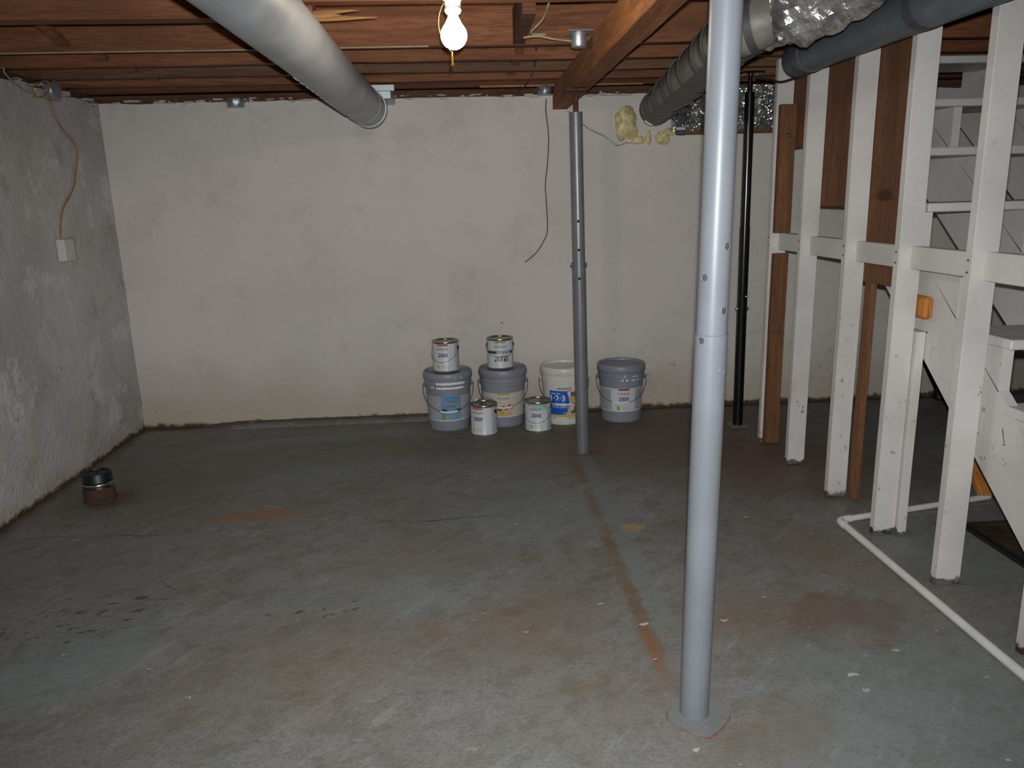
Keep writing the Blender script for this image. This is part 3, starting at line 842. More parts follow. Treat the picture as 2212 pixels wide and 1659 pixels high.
# lumpy foil wrapped joint near the post
fc0 = ic + idir * 0.04 + V(0.045, 0, 0.02); fc1 = V(1.33, 2.52, 2.035)
bm = B(); n_ = 34
fd = (fc1 - fc0).normalized()
rings = bm_tube(bm, [fc0.lerp(fc1, i / n_) for i in range(n_ + 1)], [0.03 + 0.070 * min(1, (i / n_ * 7)) ** 0.5 * min(1, (1 - i / n_) * 7 + 0.02) ** 0.5 for i in range(n_ + 1)], 30, smooth=False)
for v in bm.verts:
    ax = fc0.lerp(fc1, max(0, min(1, (v.co - fc0).dot(fd) / (fc1 - fc0).length)))
    d = (v.co - ax); d.x *= 1.15; d.y *= 1.15
    nn = mnoise.noise(v.co * 8) * 0.30 + mnoise.noise(v.co * 26) * 0.20
    v.co = ax + d * (1 + nn)
    v.co.z = min(v.co.z, ZJ - 0.008)
obj('foil_wrap', bm, 'foil', t)
for q, (px_, py_, Y) in enumerate(((1708, 84, 2.96), (1616, 26, 2.98))):
    c = ony(px_, py_, Y)
    bm = B(); bmesh.ops.create_icosphere(bm, subdivisions=3, radius=0.018)
    for v in bm.verts:
        v.co = Vector((v.co.x, v.co.y, v.co.z * (1.3 if q else 1.0))) * (1 + 0.6 * mnoise.noise(v.co * 60 + Vector((q * 7, 0, 0)))) + c
    obj('fibreglass_tuft', bm, 'fibre', t)

# foil sheet over the back wall opening
f0 = ony(1462, 205, YB - 0.03); f1 = ony(1652, 284, YB - 0.03)
t = thing('foil_sheet', (1.65, YB, 1.9), 'crinkled silver foil sheet fixed over the top of the back wall behind the black post', 'foil sheet')
bm = B()
fx0, fx1, fz0, fz1 = f0.x - 0.03, 2.48, f1.z + 0.012, ZW + 0.03
def ff(u, v):
    x = fx0 + (fx1 - fx0) * u; z = fz0 + (fz1 - fz0) * v
    w = 0.020 * mnoise.noise(Vector((x * 20, z * 20, 1))) + 0.008 * mnoise.noise(Vector((x * 60, z * 60, 4))) + 0.004 * mnoise.noise(Vector((x * 120, z * 120, 8)))
    return Vector((x, YB - 0.045 - abs(w) * 1.6 - 0.02 * (1 - v), z + 0.006 * mnoise.noise(Vector((x * 14, 0, 2))) * (1 - v)))
g = grid_surface(bm, 130, 32, ff)
r = bmesh.ops.extrude_face_region(bm, geom=bm.faces[:], use_keep_orig=True)
for v in r['geom']:
    if isinstance(v, bmesh.types.BMVert): v.co.y = YB - 0.02
for f_ in bm.faces: f_.smooth = False
obj('foil', bm, 'foil', t)
bm = B(); bm_box(bm, fx0 + 0.05, fx1, YB - 0.065, YB - 0.005, fz0 - 0.02, fz0 + 0.006, 0.003); obj('wooden_ledge', bm, 'brown_z', t)
p = ony(1470, 283, YB - 0.07)
bm = B(); bm_box(bm, p.x - 0.028, p.x + 0.028, YB - 0.075, YB - 0.045, p.z - 0.025, p.z + 0.10, 0.006, 0.003); obj('foil_flap', bm, 'tape', t)
bm = B(); bm_box(bm, p.x - 0.028, p.x + 0.028, YB - 0.079, YB - 0.074, p.z + 0.006, p.z + 0.022, 0.001); obj('tape_edge', bm, 'foiltape', t)

# spray foam blobs on the back wall
def foam(cx, cz, rx, rz, seed, label):
    bm = B(); bmesh.ops.create_icosphere(bm, subdivisions=4, radius=1.0)
    for v in bm.verts:
        d = v.co.copy(); k = 1 + 0.35 * mnoise.noise(d * 1.6 + Vector((seed, 0, 0))) + 0.12 * mnoise.noise(d * 5 + Vector((seed, 3, 0)))
        v.co = Vector((cx + d.x * rx * k, YB - 0.005 + d.y * min(rx, rz) * 0.75 * k, cz + d.z * rz * k))
    for f_ in bm.faces: f_.smooth = True
    tag(obj('spray_foam', bm, 'foam'), label, 'spray foam', 'spray foam around the insulated duct')
for px_, py_, w, h, sd, lb in ((1352, 266, 24, 32, 1, 'tall drip of yellow spray foam left of the insulated duct'),
                               (1432, 298, 15, 13, 2, 'round ball of yellow spray foam below the insulated duct'),
                               (1379, 302, 13, 9, 3, 'ragged yellow foam scrap at the end of the wall crack'),
                               (1402, 296, 6, 13, 4, 'small thin foam drip between the scrap and the round ball'),
                               (1448, 285, 14, 8, 5, 'flat foam smear beside the dark foil flap')):
    p = ony(px_, py_, YB - 0.02); k = 5.05 / FPX
    foam(p.x, p.z, w * k, h * k, sd * 3.1, lb)

# ------------------------------------------------------------------ stud partition
PX0, PX1 = 1.652, 1.741
t = thing('stud_partition', (1.70, 3.0, 0), 'open partition of white painted studs with short cross blocks beside the stairs', 'stud wall')
partition = t
stud_y = [4.135, 3.746, 3.285, 2.865, 2.432, 1.985, 1.56, 1.14]
def stud(x0, x1, y, z0=0.0, z1=ZJ - 0.002, mat='white_wood', th=0.039, name='stud', shift=0.0, rag=True):
    bm = B(); n = 16; R = []
    for i in range(n + 1):
        z = z0 + (z1 - z0) * i / n
        sx = shift * (i / n) + 0.0025 * mnoise.noise(Vector((y * 7, z * 1.5, 2)))
        rg = [0, 0, 0, 0]
        if i == 0 and rag: rg = [random.uniform(0.0, 0.012) for _ in range(4)]
        R.append([bm.verts.new((x0 + sx, y, z + rg[0])), bm.verts.new((x1 + sx, y, z + rg[1])), bm.verts.new((x1 + sx, y + th, z + rg[2] * 0)), bm.verts.new((x0 + sx, y + th, z + rg[3] * 0))])
    for a, b in zip(R, R[1:]):
        for k in range(4): bm.faces.new((a[k], a[(k + 1) % 4], b[(k + 1) % 4], b[k]))
    bm.faces.new(R[0]); bm.faces.new(R[-1][::-1])
    bmesh.ops.recalc_face_normals(bm, faces=bm.faces[:])
    ed = [e for e in bm.edges if len(e.link_faces) == 2 and e.calc_face_angle() > 0.8 and abs((e.verts[0].co - e.verts[1].co).normalized().z) > 0.9]
    bmesh.ops.bevel(bm, geom=ed, offset=0.003, segments=2, affect='EDGES')
    return obj(name, bm, mat, t)
for i, y in enumerate(stud_y):
    stud(PX0, PX1, y, shift=0.0)
# unpainted boards scabbed on the end stud: long one below, one above
s1 = stud_y[0] - 0.0395
o = stud(PX0 + 0.012, PX1 + 0.004, s1, 0.0, 0.655, 'brown_z', 0.038, 'scab_board')
o = stud(PX0 + 0.012, PX1 + 0.004, s1, 0.657, 1.085, 'brown_z', 0.038, 'scab_board', rag=False)
o = stud(PX0 + 0.010, PX1 + 0.006, s1, 1.195, 1.852, 'brown_z', 0.038, 'scab_board', rag=False)
bm = B(); bmesh.ops.create_uvsphere(bm, u_segments=12, v_segments=8, radius=0.011, matrix=Matrix.Translation((PX0 + 0.055, s1 - 0.002, ony(1679, 293, s1).z))); obj('bolt_head', bm, 'steel', o)
# second uprights beside the third and fourth studs
stud(PX1 + 0.003, PX1 + 0.038, 3.236, 0.0, 1.02, 'brown_z', 0.040, 'brown_stud')
stud(PX1 + 0.004, PX1 + 0.038, 2.846, 0.0, 0.86, 'white_wood', 0.075, 'short_stud')
# cross blocks
for i in range(len(stud_y) - 1):
    y1 = stud_y[i]; y0 = stud_y[i + 1] + 0.039
    bm = B(); bm_box(bm, PX1 - 0.042, PX1, y0, y1, 1.105 + random.uniform(-.004, .004), 1.193 + random.uniform(-.004, .004), 0.003)
    obj('cross_block', bm, 'white_wood', t)
# brown panels nailed behind the studs, each lower than the last
for ya, yb, zb in ((3.785, 4.133, 1.632), (3.325, 3.784, 1.336), (2.945, 3.322, 1.015)):
    bm = B(); bm_box(bm, PX1 + 0.0015, PX1 + 0.020, ya - 0.015, yb + 0.008, zb, ZJ - 0.003, 0.001)
    obj('wood_panel', bm, 'brown_z', t)
# nail heads on the stud edges
for i, y in enumerate(stud_y[:6]):
    for z in (1.13, 1.17):
        bm = B(); bm_lathe(bm, [(0.004, 0), (0.004, 0.0015)], 8)
        for v in bm.verts: v.co = Vector((PX0 - v.co.z, y + 0.02 + v.co.x, z + v.co.y))
        obj('nail_head', bm, 'rust', t)

# ------------------------------------------------------------------ staircase
t = thing('staircase', (2.2, 2.6, 0), 'white open tread stairs rising behind the stud partition', 'stairs')
RUN, RISE = 0.267, 0.22
def ztop(y): return 0.812 + 0.79 * (y - 2.515)
def zbot(y): return 0.851 + 0.79 * (y - 2.978)
for xs in (1.782, 2.20, 2.62):
    ya, yb = 1.62, 4.10
    bm = B()
    y_g = 2.978 - 0.851 / 0.79
    poly = [(y_g, 0.0), (yb, zbot(yb)), (yb, min(ztop(yb), 2.07)), (2.515 - 0.812 / 0.79, 0.0)]
    poly = [(max(y_g, 0), 0.002), (yb, zbot(yb)), (yb, 2.055), (2.515 + (2.055 - 0.812) / 0.79, 2.055), (2.515 - 0.81 / 0.79, 0.002)]
    bm_prism(bm, poly, 'x', xs, xs + 0.038)
    st_ = obj('stringer', bm, 'white_wood', t)
    for k in range(-5, 4):
        yk, zk_ = 2.91 + RUN * k + 0.035, 1.35 + RISE * k - 0.034
        ys = 2.515 + (zk_ - 0.812) / 0.79
        if ys - yk < 0.02: continue
        bm = B(); bm_prism(bm, [(yk, max(0.002, ztop(yk) - 0.005)), (ys, zk_), (yk, zk_)], 'x', xs, xs + 0.038)
        obj('tooth', bm, 'white_wood', st_)
for k in range(-5, 4):
    yk, zk_ = 2.91 + RUN * k, 1.35 + RISE * k
    bm = B(); bm_box(bm, 1.7805, 2.70, yk, yk + 0.285, zk_ - 0.034, zk_, 0.004)
    obj('tread', bm, 'white_wood', t)
p0 = onx(1969, 632, 1.778); p1 = onx(2014, 690, 1.778)
bm = B(); bm_box(bm, 1.745, 1.780, min(p0.y, p1.y), max(p0.y, p1.y), p1.z, p0.z, 0.010)
for v in bm.verts: v.co += Vector((0, mnoise.noise(v.co * 40) * 0.004, mnoise.noise(v.co * 40 + V(5, 0, 0)) * 0.004))
obj('pine_block', bm, 'orange_wood', partition)
for (ax, ay, bx, by) in ((1972, 709, 2003, 718), (2166, 926, 2170, 960)):
    a = onx(ax, ay, 1.7825); b = onx(bx, by, 1.7835)
    bm = B(); bm_tube(bm, [a, b], 0.0022, 8); nl = obj('nail', bm, 'rust', t)
    bm = B(); bm_tube(bm, [b, b + (b - a).normalized() * 0.003], 0.005, 10); obj('nail_head', bm, 'rust', nl)
# ------------------------------------------------------------------ bulb and lamp holder
LX, LY = -0.012, 2.59
t = thing('bare_bulb_light', (LX, LY, ZJ), 'bare lit bulb in a white porcelain pull-chain holder under the joists', 'light')
ZL = ZJ - 0.034
bm = B(); bm_lathe(bm, [(0.050, ZJ), (0.050, ZL - 0.001)], 8, LX, LY); obj('ceiling_box', bm, 'galv', t)
bm = B(); bm_lathe(bm, [(0.060, ZL), (0.062, ZL - 0.008), (0.056, ZL - 0.018), (0.036, ZL - 0.027), (0.026, ZL - 0.036), (0.0245, ZL - 0.056), (0.0225, ZL - 0.059)], 40, LX, LY); obj('lamp_holder', bm, 'porcelain', t)
bm = B(); bm_lathe(bm, [(0.0215, ZL - 0.057), (0.026, ZL - 0.059), (0.0265, ZL - 0.065), (0.022, ZL - 0.072), (0.014, ZL - 0.074)], 32, LX, LY); obj('socket_ring', bm, 'porcelain', t)
bm = B()
zc = ZJ - 0.170; Rb = 0.0415
prof = [(0.0140, ZL - 0.073), (0.0165, ZL - 0.082), (0.0205, ZL - 0.091), (0.027, ZL - 0.103)]
for k in range(11):
    a = 0.70 - k * (0.70 + PI / 2) / 10
    prof.append((max(0.0, Rb * math.cos(a)), zc + Rb * math.sin(a)))
prof[-1] = (0.0, zc - Rb)
bm_lathe(bm, prof, 28, LX, LY, close_ends=False); obj('glass_bulb', bm, 'bulb', t)
bm = B()
chx = LX - 0.024
for k in range(40):
    u = k / 39
    p = V(chx + 0.016 * u - 0.030 * math.sin(u * PI) ** 0.8, LY - 0.012, ZJ - 0.075 - 0.146 * u)
    bmesh.ops.create_icosphere(bm, subdivisions=1, radius=0.0016, matrix=Matrix.Translation(p))
obj('pull_chain', bm, 'brass', t)
bm = B(); zz = ZJ - 0.219; bx = chx + 0.016
bm_lathe(bm, [(0.0015, zz), (0.0030, zz - 0.004), (0.0034, zz - 0.030), (0.0058, zz - 0.036), (0.0064, zz - 0.042), (0.004, zz - 0.044)], 14, bx, LY - 0.012); obj('chain_bell', bm, 'brass', t)

# ------------------------------------------------------------------ electrical boxes and cables
def round_box(c, r, depth, axis, label, name='junction_box', extra=None):
    t = thing(name, tuple(c), label, 'junction box')
    bm = B(); bm_lathe(bm, [(r * 0.96, 0), (r, depth * 0.1), (r, depth * 0.88), (r * 0.93, depth)], 8)
    rot = {'x': Matrix.Rotation(PI / 2, 4, 'Y'), '-y': Matrix.Rotation(PI / 2, 4, 'X'), '-z': Matrix.Rotation(PI, 4, 'X')}[axis]
    bmesh.ops.transform(bm, matrix=Matrix.Translation(c) @ rot, verts=bm.verts[:]); obj('box_body', bm, 'galv', t)
    bm = B(); bm_lathe(bm, [(r * 1.03, depth), (r * 1.03, depth + 0.002), (r * 0.5, depth + 0.004)], 20)
    bmesh.ops.transform(bm, matrix=Matrix.Translation(c) @ rot, verts=bm.verts[:]); lid = obj('cover_plate', bm, 'galv', t)
    for sx in (-1, 1):
        bm = B(); bmesh.ops.create_uvsphere(bm, u_segments=8, v_segments=6, radius=0.004, matrix=Matrix.Translation((sx * r * 0.7, 0, depth + 0.003)))
        bmesh.ops.transform(bm, matrix=Matrix.Translation(c) @ rot, verts=bm.verts[:]); obj('screw', bm, 'steel', lid)
    return t
p = onx(100, 192, XL); round_box(V(XL - 0.0, p.y, p.z - 0.01), 0.052, 0.05, 'x', 'octagonal metal box at the top of the left wall with tan cables')
p = ony(512, 226, YB); round_box(V(p.x, YB - 0.03, ZW + 0.012), 0.052, 0.046, '-z', 'grey octagonal box on top of the back wall near the left corner')
p = ony(1180, 197, YB); round_box(V(p.x - 0.015, YB - 0.04, ZW + 0.046), 0.046, 0.046, '-z', 'grey octagonal box high on the back wall beside the beam')
c = ony(1272, 50, 3.40)
t = thing('conduit_box', (0.5, 3.4, 2.03), 'small galvanized box hanging beside the beam with loose wires', 'junction box')
bm = B(); bm_lathe(bm, [(0.030, 2.02), (0.034, 2.03), (0.034, 2.075), (0.030, 2.078)], 20, 0.505, 3.42); obj('box_body', bm, 'galv', t)
bm = B(); bm_box(bm, 0.455, 0.56, 3.37, 3.47, 2.076, 2.0795, 0.001); obj('cover_plate', bm, 'galv', t)

def cable(name, pts, r, mat, label, cat='cable', sub=8):
    pts = smooth_path(pts, sub)
    bm = B(); bm_tube(bm, pts, r, 8)
    return tag(obj(name, bm, mat), label, cat)
lw = lambda px_, py_, d=0.012: onx(px_, py_, XL + d)
cable('wall_cable', [lw(102, 208, 0.03), lw(112, 225), lw(118, 248), lw(136, 280), lw(158, 305), lw(167, 330), lw(164, 370), lw(160, 400), lw(150, 425), lw(137, 448), lw(132, 475), lw(131, 505), lw(133, 522)], 0.005, 'cable_yellow', 'tan cable hanging down the left wall to the white switch box')
cable('loop_cable', [lw(76, 205, .05), lw(70, 190, .06), lw(82, 181, .06), lw(98, 174, .06), lw(106, 184, .06), lw(102, 200, .06), lw(88, 210, .06), lw(72, 207, .05)], 0.004, 'cable_yellow', 'tan cable looped round the octagonal box at top left')
cable('corner_cable', [lw(-20, 150, .02), lw(6, 146, .03), lw(10, 158, .03), lw(30, 178, .03), lw(56, 196, .03), lw(72, 200, .04)], 0.004, 'cable_pale', 'pale cable coming from the left edge to the octagonal box')
bw = lambda px_, py_, d=0.02: ony(px_, py_, YB - d)
cable('hanging_wire', [bw(1180, 214, .05), bw(1179, 240), bw(1184, 280), bw(1185, 312), bw(1182, 360), bw(1178, 400), bw(1181, 450), bw(1182, 500), bw(1172, 525), bw(1158, 546), bw(1134, 567)], 0.0032, 'cable_brown', 'thin brown wire hanging loose down the back wall', 'wire')
yj = JOIST_Y[1] - 0.006
cable('joist_cable', [V(XL - 0.02, yj, ZJ - .004), V(-1.6, yj, ZJ - .004), V(-1.1, yj - .002, ZJ - .006), V(-0.6, yj, ZJ - .004), V(-0.25, yj, ZJ - .003), V(-0.13, yj, ZJ - .003)], 0.0038, 'cable_pale', 'pale cable stapled along the lower edge of a joist')
cable('loose_wire', [V(0.47, 3.42, 2.045), V(0.40, 3.40, 2.050), V(0.33, 3.38, 2.058), V(0.27, 3.36, 2.050), V(0.31, 3.38, 2.060), V(0.36, 3.39, 2.066), V(0.30, 3.35, 2.066), V(0.34, 3.25, 2.10), V(0.36, 3.10, 2.16)], 0.0045, 'cable_pale', 'loose pale wire bent under the joists beside the beam', 'wire')
cable('drooping_cable', [ony(1632, 168, 4.05), ony(1660, 172, 4.0), ony(1685, 177, 3.9), ony(1712, 170, 3.8), ony(1735, 161, 3.73)], 0.005, 'cable_dark', 'dark cable drooping across the tops of the end studs')
cable('joist_wire', [ony(1156, 88, 4.0), ony(1158, 108, 4.0), ony(1154, 122, 4.34), ony(1155, 140, 4.33), ony(1150, 160, 4.6), ony(1135, 185, 4.9), ony(1120, 196, 4.93)], 0.004, 'cable_dark', 'thin dark wire running under the joists towards the back wall box', 'wire')

p = onx(138, 540, XL)
t = thing('wall_switch_box', (XL, p.y, p.z), 'white surface switch box on the left wall under the tan cable', 'switch')
bm = B(); bm_box(bm, XL - 0.0, XL + 0.045, p.y - 0.075, p.y + 0.025, p.z - 0.058, p.z + 0.058, 0.004); obj('box_body', bm, 'ivory', t)
bm = B(); bm_box(bm, XL, XL + 0.012, p.y + 0.03, p.y + 0.115, p.z - 0.062, p.z + 0.062, 0.003); pl = obj('cover_plate', bm, 'ivory2', t)
for dz in (-.025, .025):
    bm = B(); bm_box(bm, XL + 0.011, XL + 0.014, p.y + 0.055, p.y + 0.09, p.z + dz - 0.014, p.z + dz + 0.014, 0.001); obj('socket_face', bm, 'ivory', pl)

# ------------------------------------------------------------------ floor things
p = onz(218, 1078)
t = thing('floor_cleanout', (p.x, p.y, 0), 'black rubber capped drain stub standing on the floor by the left wall', 'drain')
bm = B(); bm_lathe(bm, [(0.076, 0), (0.074, 0.02), (0.071, 0.072), (0.060, 0.073)], 32, p.x, p.y); obj('pipe_stub', bm, 'clay', t)
bm = B(); bm_lathe(bm, [(0.060, 0.070), (0.072, 0.071), (0.068, 0.078), (0.067, 0.098), (0.0685, 0.101), (0.068, 0.106), (0.0665, 0.108), (0.0665, 0.140), (0.063, 0.146), (0.052, 0.146), (0.050, 0.140), (0.0, 0.140)], 36, p.x, p.y); cap = obj('rubber_cap', bm, 'rubber', t, sharp=40)
bm = B(); bm_lathe(bm, [(0.0690, 0.081), (0.0705, 0.083), (0.0705, 0.094), (0.0690, 0.096)], 36, p.x, p.y, False); bd = obj('clamp_band', bm, 'steel', t)
bm = B(); bm_box(bm, p.x + 0.062, p.x + 0.095, p.y - 0.035, p.y - 0.023, 0.082, 0.094, 0.002); obj('clamp_screw', bm, 'steel', bd)
for a in (0, PI / 2):
    bm = B(); d = V(math.cos(a + .4), math.sin(a + .4), 0); e = V(-d.y, d.x, 0)
    A = [V(p.x, p.y, 0.1405) + d * i * 0.048 + e * j * 0.006 for i, j in ((-1, -1), (1, -1), (1, 1), (-1, 1))]
    bm_prism(bm, [(q.x, q.y) for q in A], 'z', 0.1395, 0.1445); obj('cap_rib', bm, 'rubber', cap)

# white pvc drain line
e0 = onz(1812, 1124, 0.016); e0.z = 0.0165
n0 = V(1.577, 1.0, 0.0165); r0_ = onz(2136, 1073, 0.016); r0_.z = 0.0165
t = thing('pvc_pipe', (e0.x, e0.y, 0), 'thin white plastic pipe with an elbow lying on the floor by the studs', 'pipe')
bm = B(); bm_tube(bm, [e0 + V(0, -0.02, 0), n0], 0.0150, 20); obj('long_run', bm, 'pvc', t)
bm = B(); bm_tube(bm, [e0 + (r0_ - e0).normalized() * 0.02, r0_], 0.0135, 20); obj('short_run', bm, 'pvc', t)
dr_ = (r0_ - e0).normalized()
bm = B(); bm_tube(bm, smooth_path([e0 + V(0, -0.055, 0), e0 + V(0, -0.025, 0), e0 + V(0.002, -0.006, 0) + dr_ * 0.004, e0 + dr_ * 0.03, e0 + dr_ * 0.06], 5), 0.0165, 22); obj('elbow', bm, 'pvc', t)

# mat under the stairs and timber offcut
bm = B(); bm_box(bm, 2.085, 2.60, 2.25, 2.93, 0.0, 0.010, 0.003)
t = thing('floor_mat', (2.3, 2.6, 0), 'brown floor mat with a black edge lying under the stairs', 'mat')
obj('mat_surface', bm, 'mat', t)
bm = B(); bm_box(bm, 2.050, 2.086, 2.25, 2.94, 0.0, 0.014, 0.004); obj('black_edging', bm, 'matedge', t)
a = onz(2148, 1078); b_ = onx(2100, 985, 2.30)
bm = B()
a = V(2.36, 3.165, 0.02); b_ = V(2.33, 3.36, 0.26)
dd = (b_ - a).normalized(); sx = V(1, 0, 0) * 0.045; up = dd.cross(V(1, 0, 0)).normalized() * 0.018
A = [bm.verts.new(a + sx * i + up * j) for i, j in ((-1, -1), (1, -1), (1, 1), (-1, 1))]
Bv = [bm.verts.new(b_ + sx * i + up * j) for i, j in ((-1, -1), (1, -1), (1, 1), (-1, 1))]
bm.faces.new(A); bm.faces.new(Bv[::-1])
for k in range(4): bm.faces.new((A[k], A[(k + 1) % 4], Bv[(k + 1) % 4], Bv[k]))
bmesh.ops.bevel(bm, geom=bm.edges[:], offset=0.003, segments=1, affect='EDGES')
tag(obj('timber_offcut', bm, 'orange_wood'), 'short orange pine offcut leaning under the stair stringer at the end of the white pipe', 'wood')

# dark frame standing on the floor behind the stairs
ft = onz(2030, 862); Yf = ft.y
t = thing('black_floor_stand', (ft.x, Yf, 0), 'black splayed leg stand on the floor behind the stairs near the back wall', 'stand')
la = ony(1978, 735, Yf); ra = ony(2152, 735, Yf); rb = ony(2112, 862, Yf)
bm = B(); bm_tube(bm, [la, V(ft.x, Yf, 0.06)], [0.020, 0.036], 14); obj('leg', bm, 'black', t)
bm = B(); bm_lathe(bm, [(0.04, 0.0), (0.05, 0.01), (0.048, 0.05), (0.034, 0.07)], 18, ft.x, Yf); obj('foot', bm, 'rubber', t)
bm = B(); bm_tube(bm, [ra, V(rb.x, Yf, 0.06)], [0.020, 0.036], 14); obj('leg', bm, 'black', t)
bm = B(); bm_lathe(bm, [(0.04, 0.0), (0.05, 0.01), (0.048, 0.05), (0.034, 0.07)], 18, rb.x, Yf); obj('foot', bm, 'rubber', t)
bm = B(); bm_box(bm, la.x - 0.03, ra.x + 0.03, Yf - 0.03, Yf + 0.03, la.z - 0.02, la.z + 0.02, 0.006); obj('cross_bar', bm, 'black', t)

# ------------------------------------------------------------------ paint pails and cans
def cyl_patch(bm, Rf, t0, t1, z0, z1, n=None, off=0.0006, nz=1):
    n = n or max(2, int(abs(t1 - t0) / 0.08))
    vs_ = []
    for j in range(nz + 1):
        z = z0 + (z1 - z0) * j / nz
        vs_.append([bm.verts.new(((Rf(z) + off) * math.sin(t0 + (t1 - t0) * i / n), -(Rf(z) + off) * math.cos(t0 + (t1 - t0) * i / n), z)) for i in range(n + 1)])
    for j in range(nz):
        for i in range(n):
            q = bm.faces.new((vs_[j][i], vs_[j][i + 1], vs_[j + 1][i + 1], vs_[j + 1][i])); q.smooth = True
def poly_patch(bm, Rf, pts, off):
    # polygon given as (theta, z), fan filled after subdividing into strips is unnecessary for small patches
    vs_ = [bm.verts.new(((Rf(z) + off) * math.sin(t_), -(Rf(z) + off) * math.cos(t_), z)) for t_, z in pts]
    bm.faces.new(vs_)

def add_patch(parent, name, mat, Rf, tc, zc, wt, hz, off=0.0008, label=None):
    bm = B(); cyl_patch(bm, Rf, tc - wt / 2, tc + wt / 2, zc - hz / 2, zc + hz / 2, off=off)
    o = obj(name, bm, mat, parent, world=False, norm=False)
    return o

def add_text(parent, txt, mat, Rf, tc, zc, width, off=0.0014, bold=0.0, height=None, shear=0.0, name='lettering'):
    cu = bpy.data.curves.new('txt', 'FONT'); cu.body = txt; cu.size = 1.0; cu.align_x = 'CENTER'; cu.offset = bold; cu.shear = shear
    cu.resolution_u = 3
    to = bpy.data.objects.new('txt', cu); COL.objects.link(to)
    dg = bpy.context.evaluated_depsgraph_get(); dg.update()
    me = bpy.data.meshes.new_from_object(to.evaluated_get(dg))
    bpy.data.objects.remove(to, do_unlink=True); bpy.data.curves.remove(cu)
    xs = [v.co.x for v in me.vertices]; ys = [v.co.y for v in me.vertices]
    cx = (min(xs) + max(xs)) / 2; cy = (min(ys) + max(ys)) / 2
    k = width / (max(xs) - min(xs)); ky = k if height is None else height / (max(ys) - min(ys))
    for v in me.vertices:
        z = zc + (v.co.y - cy) * ky; Rr = Rf(z) + off
        th = tc + (v.co.x - cx) * k / Rf(zc)
        v.co = Vector((Rr * math.sin(th), -Rr * math.cos(th), z))
    me.name = name; me.materials.clear(); me.materials.append(MT[mat])
    o = bpy.data.objects.new(name, me); COL.objects.link(o); o.parent = parent
    return o

def bail(parent, Rx, z_ear, drop, fwd, wire=0.0022, n=28, grip=None, swing=0.0, ear=True):
    # wire handle hanging in front: half ellipse from ear to ear
    pts = []
    for k in range(n + 1):
        a = PI * k / n
        x = -Rx * math.cos(a); s_ = math.sin(a) ** 0.8
        pts.append(V(x, -fwd * s_, z_ear - drop * s_))
    c, s2 = math.cos(swing), math.sin(swing)
    bm = B(); bm_tube(bm, pts, wire, 6); w = obj('bail_handle', bm, 'can_metal', parent, world=False)
    if grip:
        bm = B(); m = n // 2
        bm_tube(bm, pts[m - grip:m + grip + 1], 0.0062, 10); obj('grip', bm, 'lab_white2', w, world=False)
    return w

def pail(loc, label, mat, rot=0.0, h=0.372):
    t = thing('paint_pail', loc, label, 'paint pail', 'five gallon paint pails by the back wall', toward_cam(Vector(loc)) + rot)
    bm = B()
    bm_lathe(bm, [(0.1265, 0.0), (0.1295, 0.004), (0.1300, 0.012), (0.1425, 0.268), (0.1480, 0.2685), (0.1490, 0.2715), (0.1490, 0.291), (0.1450, 0.2925), (0.1450, 0.297), (0.1495, 0.2985), (0.1497, 0.318), (0.1450, 0.320), (0.1450, 0.345)], 56)
    obj('pail_body', bm, mat, t, world=False, sharp=50)
    bm = B()
    bm_lathe(bm, [(0.146, 0.326), (0.1535, 0.3255), (0.1560, 0.329), (0.1560, 0.352), (0.1535, 0.366), (0.1490, 0.3715), (0.1430, 0.3715), (0.1400, 0.368), (0.1380, 0.356), (0.128, 0.3545), (0.0, 0.3545)], 56)
    lid = obj('lid', bm, mat, t, world=False, sharp=50)
    bm = B(); bm_lathe(bm, [(0.030, 0.354), (0.030, 0.359), (0.026, 0.361), (0.0, 0.361)], 24, 0.075, -0.045); obj('spout_cap', bm, mat, lid, world=False)
    for sg in (-1, 1):
        bm = B(); bm_tube(bm, [V(sg * 0.145, 0, 0.283), V(sg * 0.156, 0, 0.283), V(sg * 0.159, 0, 0.283)], [0.014, 0.012, 0.006], 14); obj('handle_ear', bm, mat, t, world=False)
    return t, (lambda z: 0.1300 + (0.1425 - 0.1300) * (z - 0.012) / 0.256)

def can(loc, label, rot=0.0):
    t = thing('paint_can', loc, label, 'paint can', 'gallon paint cans', toward_cam(Vector(loc)) + rot)
    R_ = 0.0825
    bm = B(); bm_lathe(bm, [(0.0800, 0.003), (0.0840, 0.0), (0.0845, 0.004), (0.0825, 0.007), (0.0825, 0.182), (0.0825, 0.183)], 48); obj('can_body', bm, 'can_paper', t, world=False, sharp=50)
    bm = B(); bm_lathe(bm, [(0.0825, 0.179), (0.0848, 0.181), (0.0852, 0.188), (0.0838, 0.1915), (0.0800, 0.1915), (0.0775, 0.187), (0.0745, 0.1865), (0.0725, 0.190), (0.0690, 0.190), (0.0670, 0.1845), (0.0, 0.1840)], 48); lid = obj('lid', bm, 'can_metal', t, world=False, sharp=60)
    bm = B(); bm_lathe(bm, [(0.0828, 0.0), (0.0850, 0.001), (0.0850, 0.005), (0.0828, 0.007)], 48, close_ends=False); obj('bottom_rim', bm, 'can_metal', t, world=False)
    for sg in (-1, 1):
        bm = B(); bm_tube(bm, [V(sg * 0.0815, 0, 0.148), V(sg * 0.0865, 0, 0.148), V(sg * 0.089, 0, 0.148)], [0.013, 0.012, 0.005], 16); obj('handle_ear', bm, 'lab_black', t, world=False)
    bm = B(); cyl_patch(bm, lambda z: R_, 1.15, 2 * PI - 1.15, 0.010, 0.178, off=0.0004); obj('side_print', bm, 'can_back', t, world=False, norm=False)
    return t, (lambda z: R_)

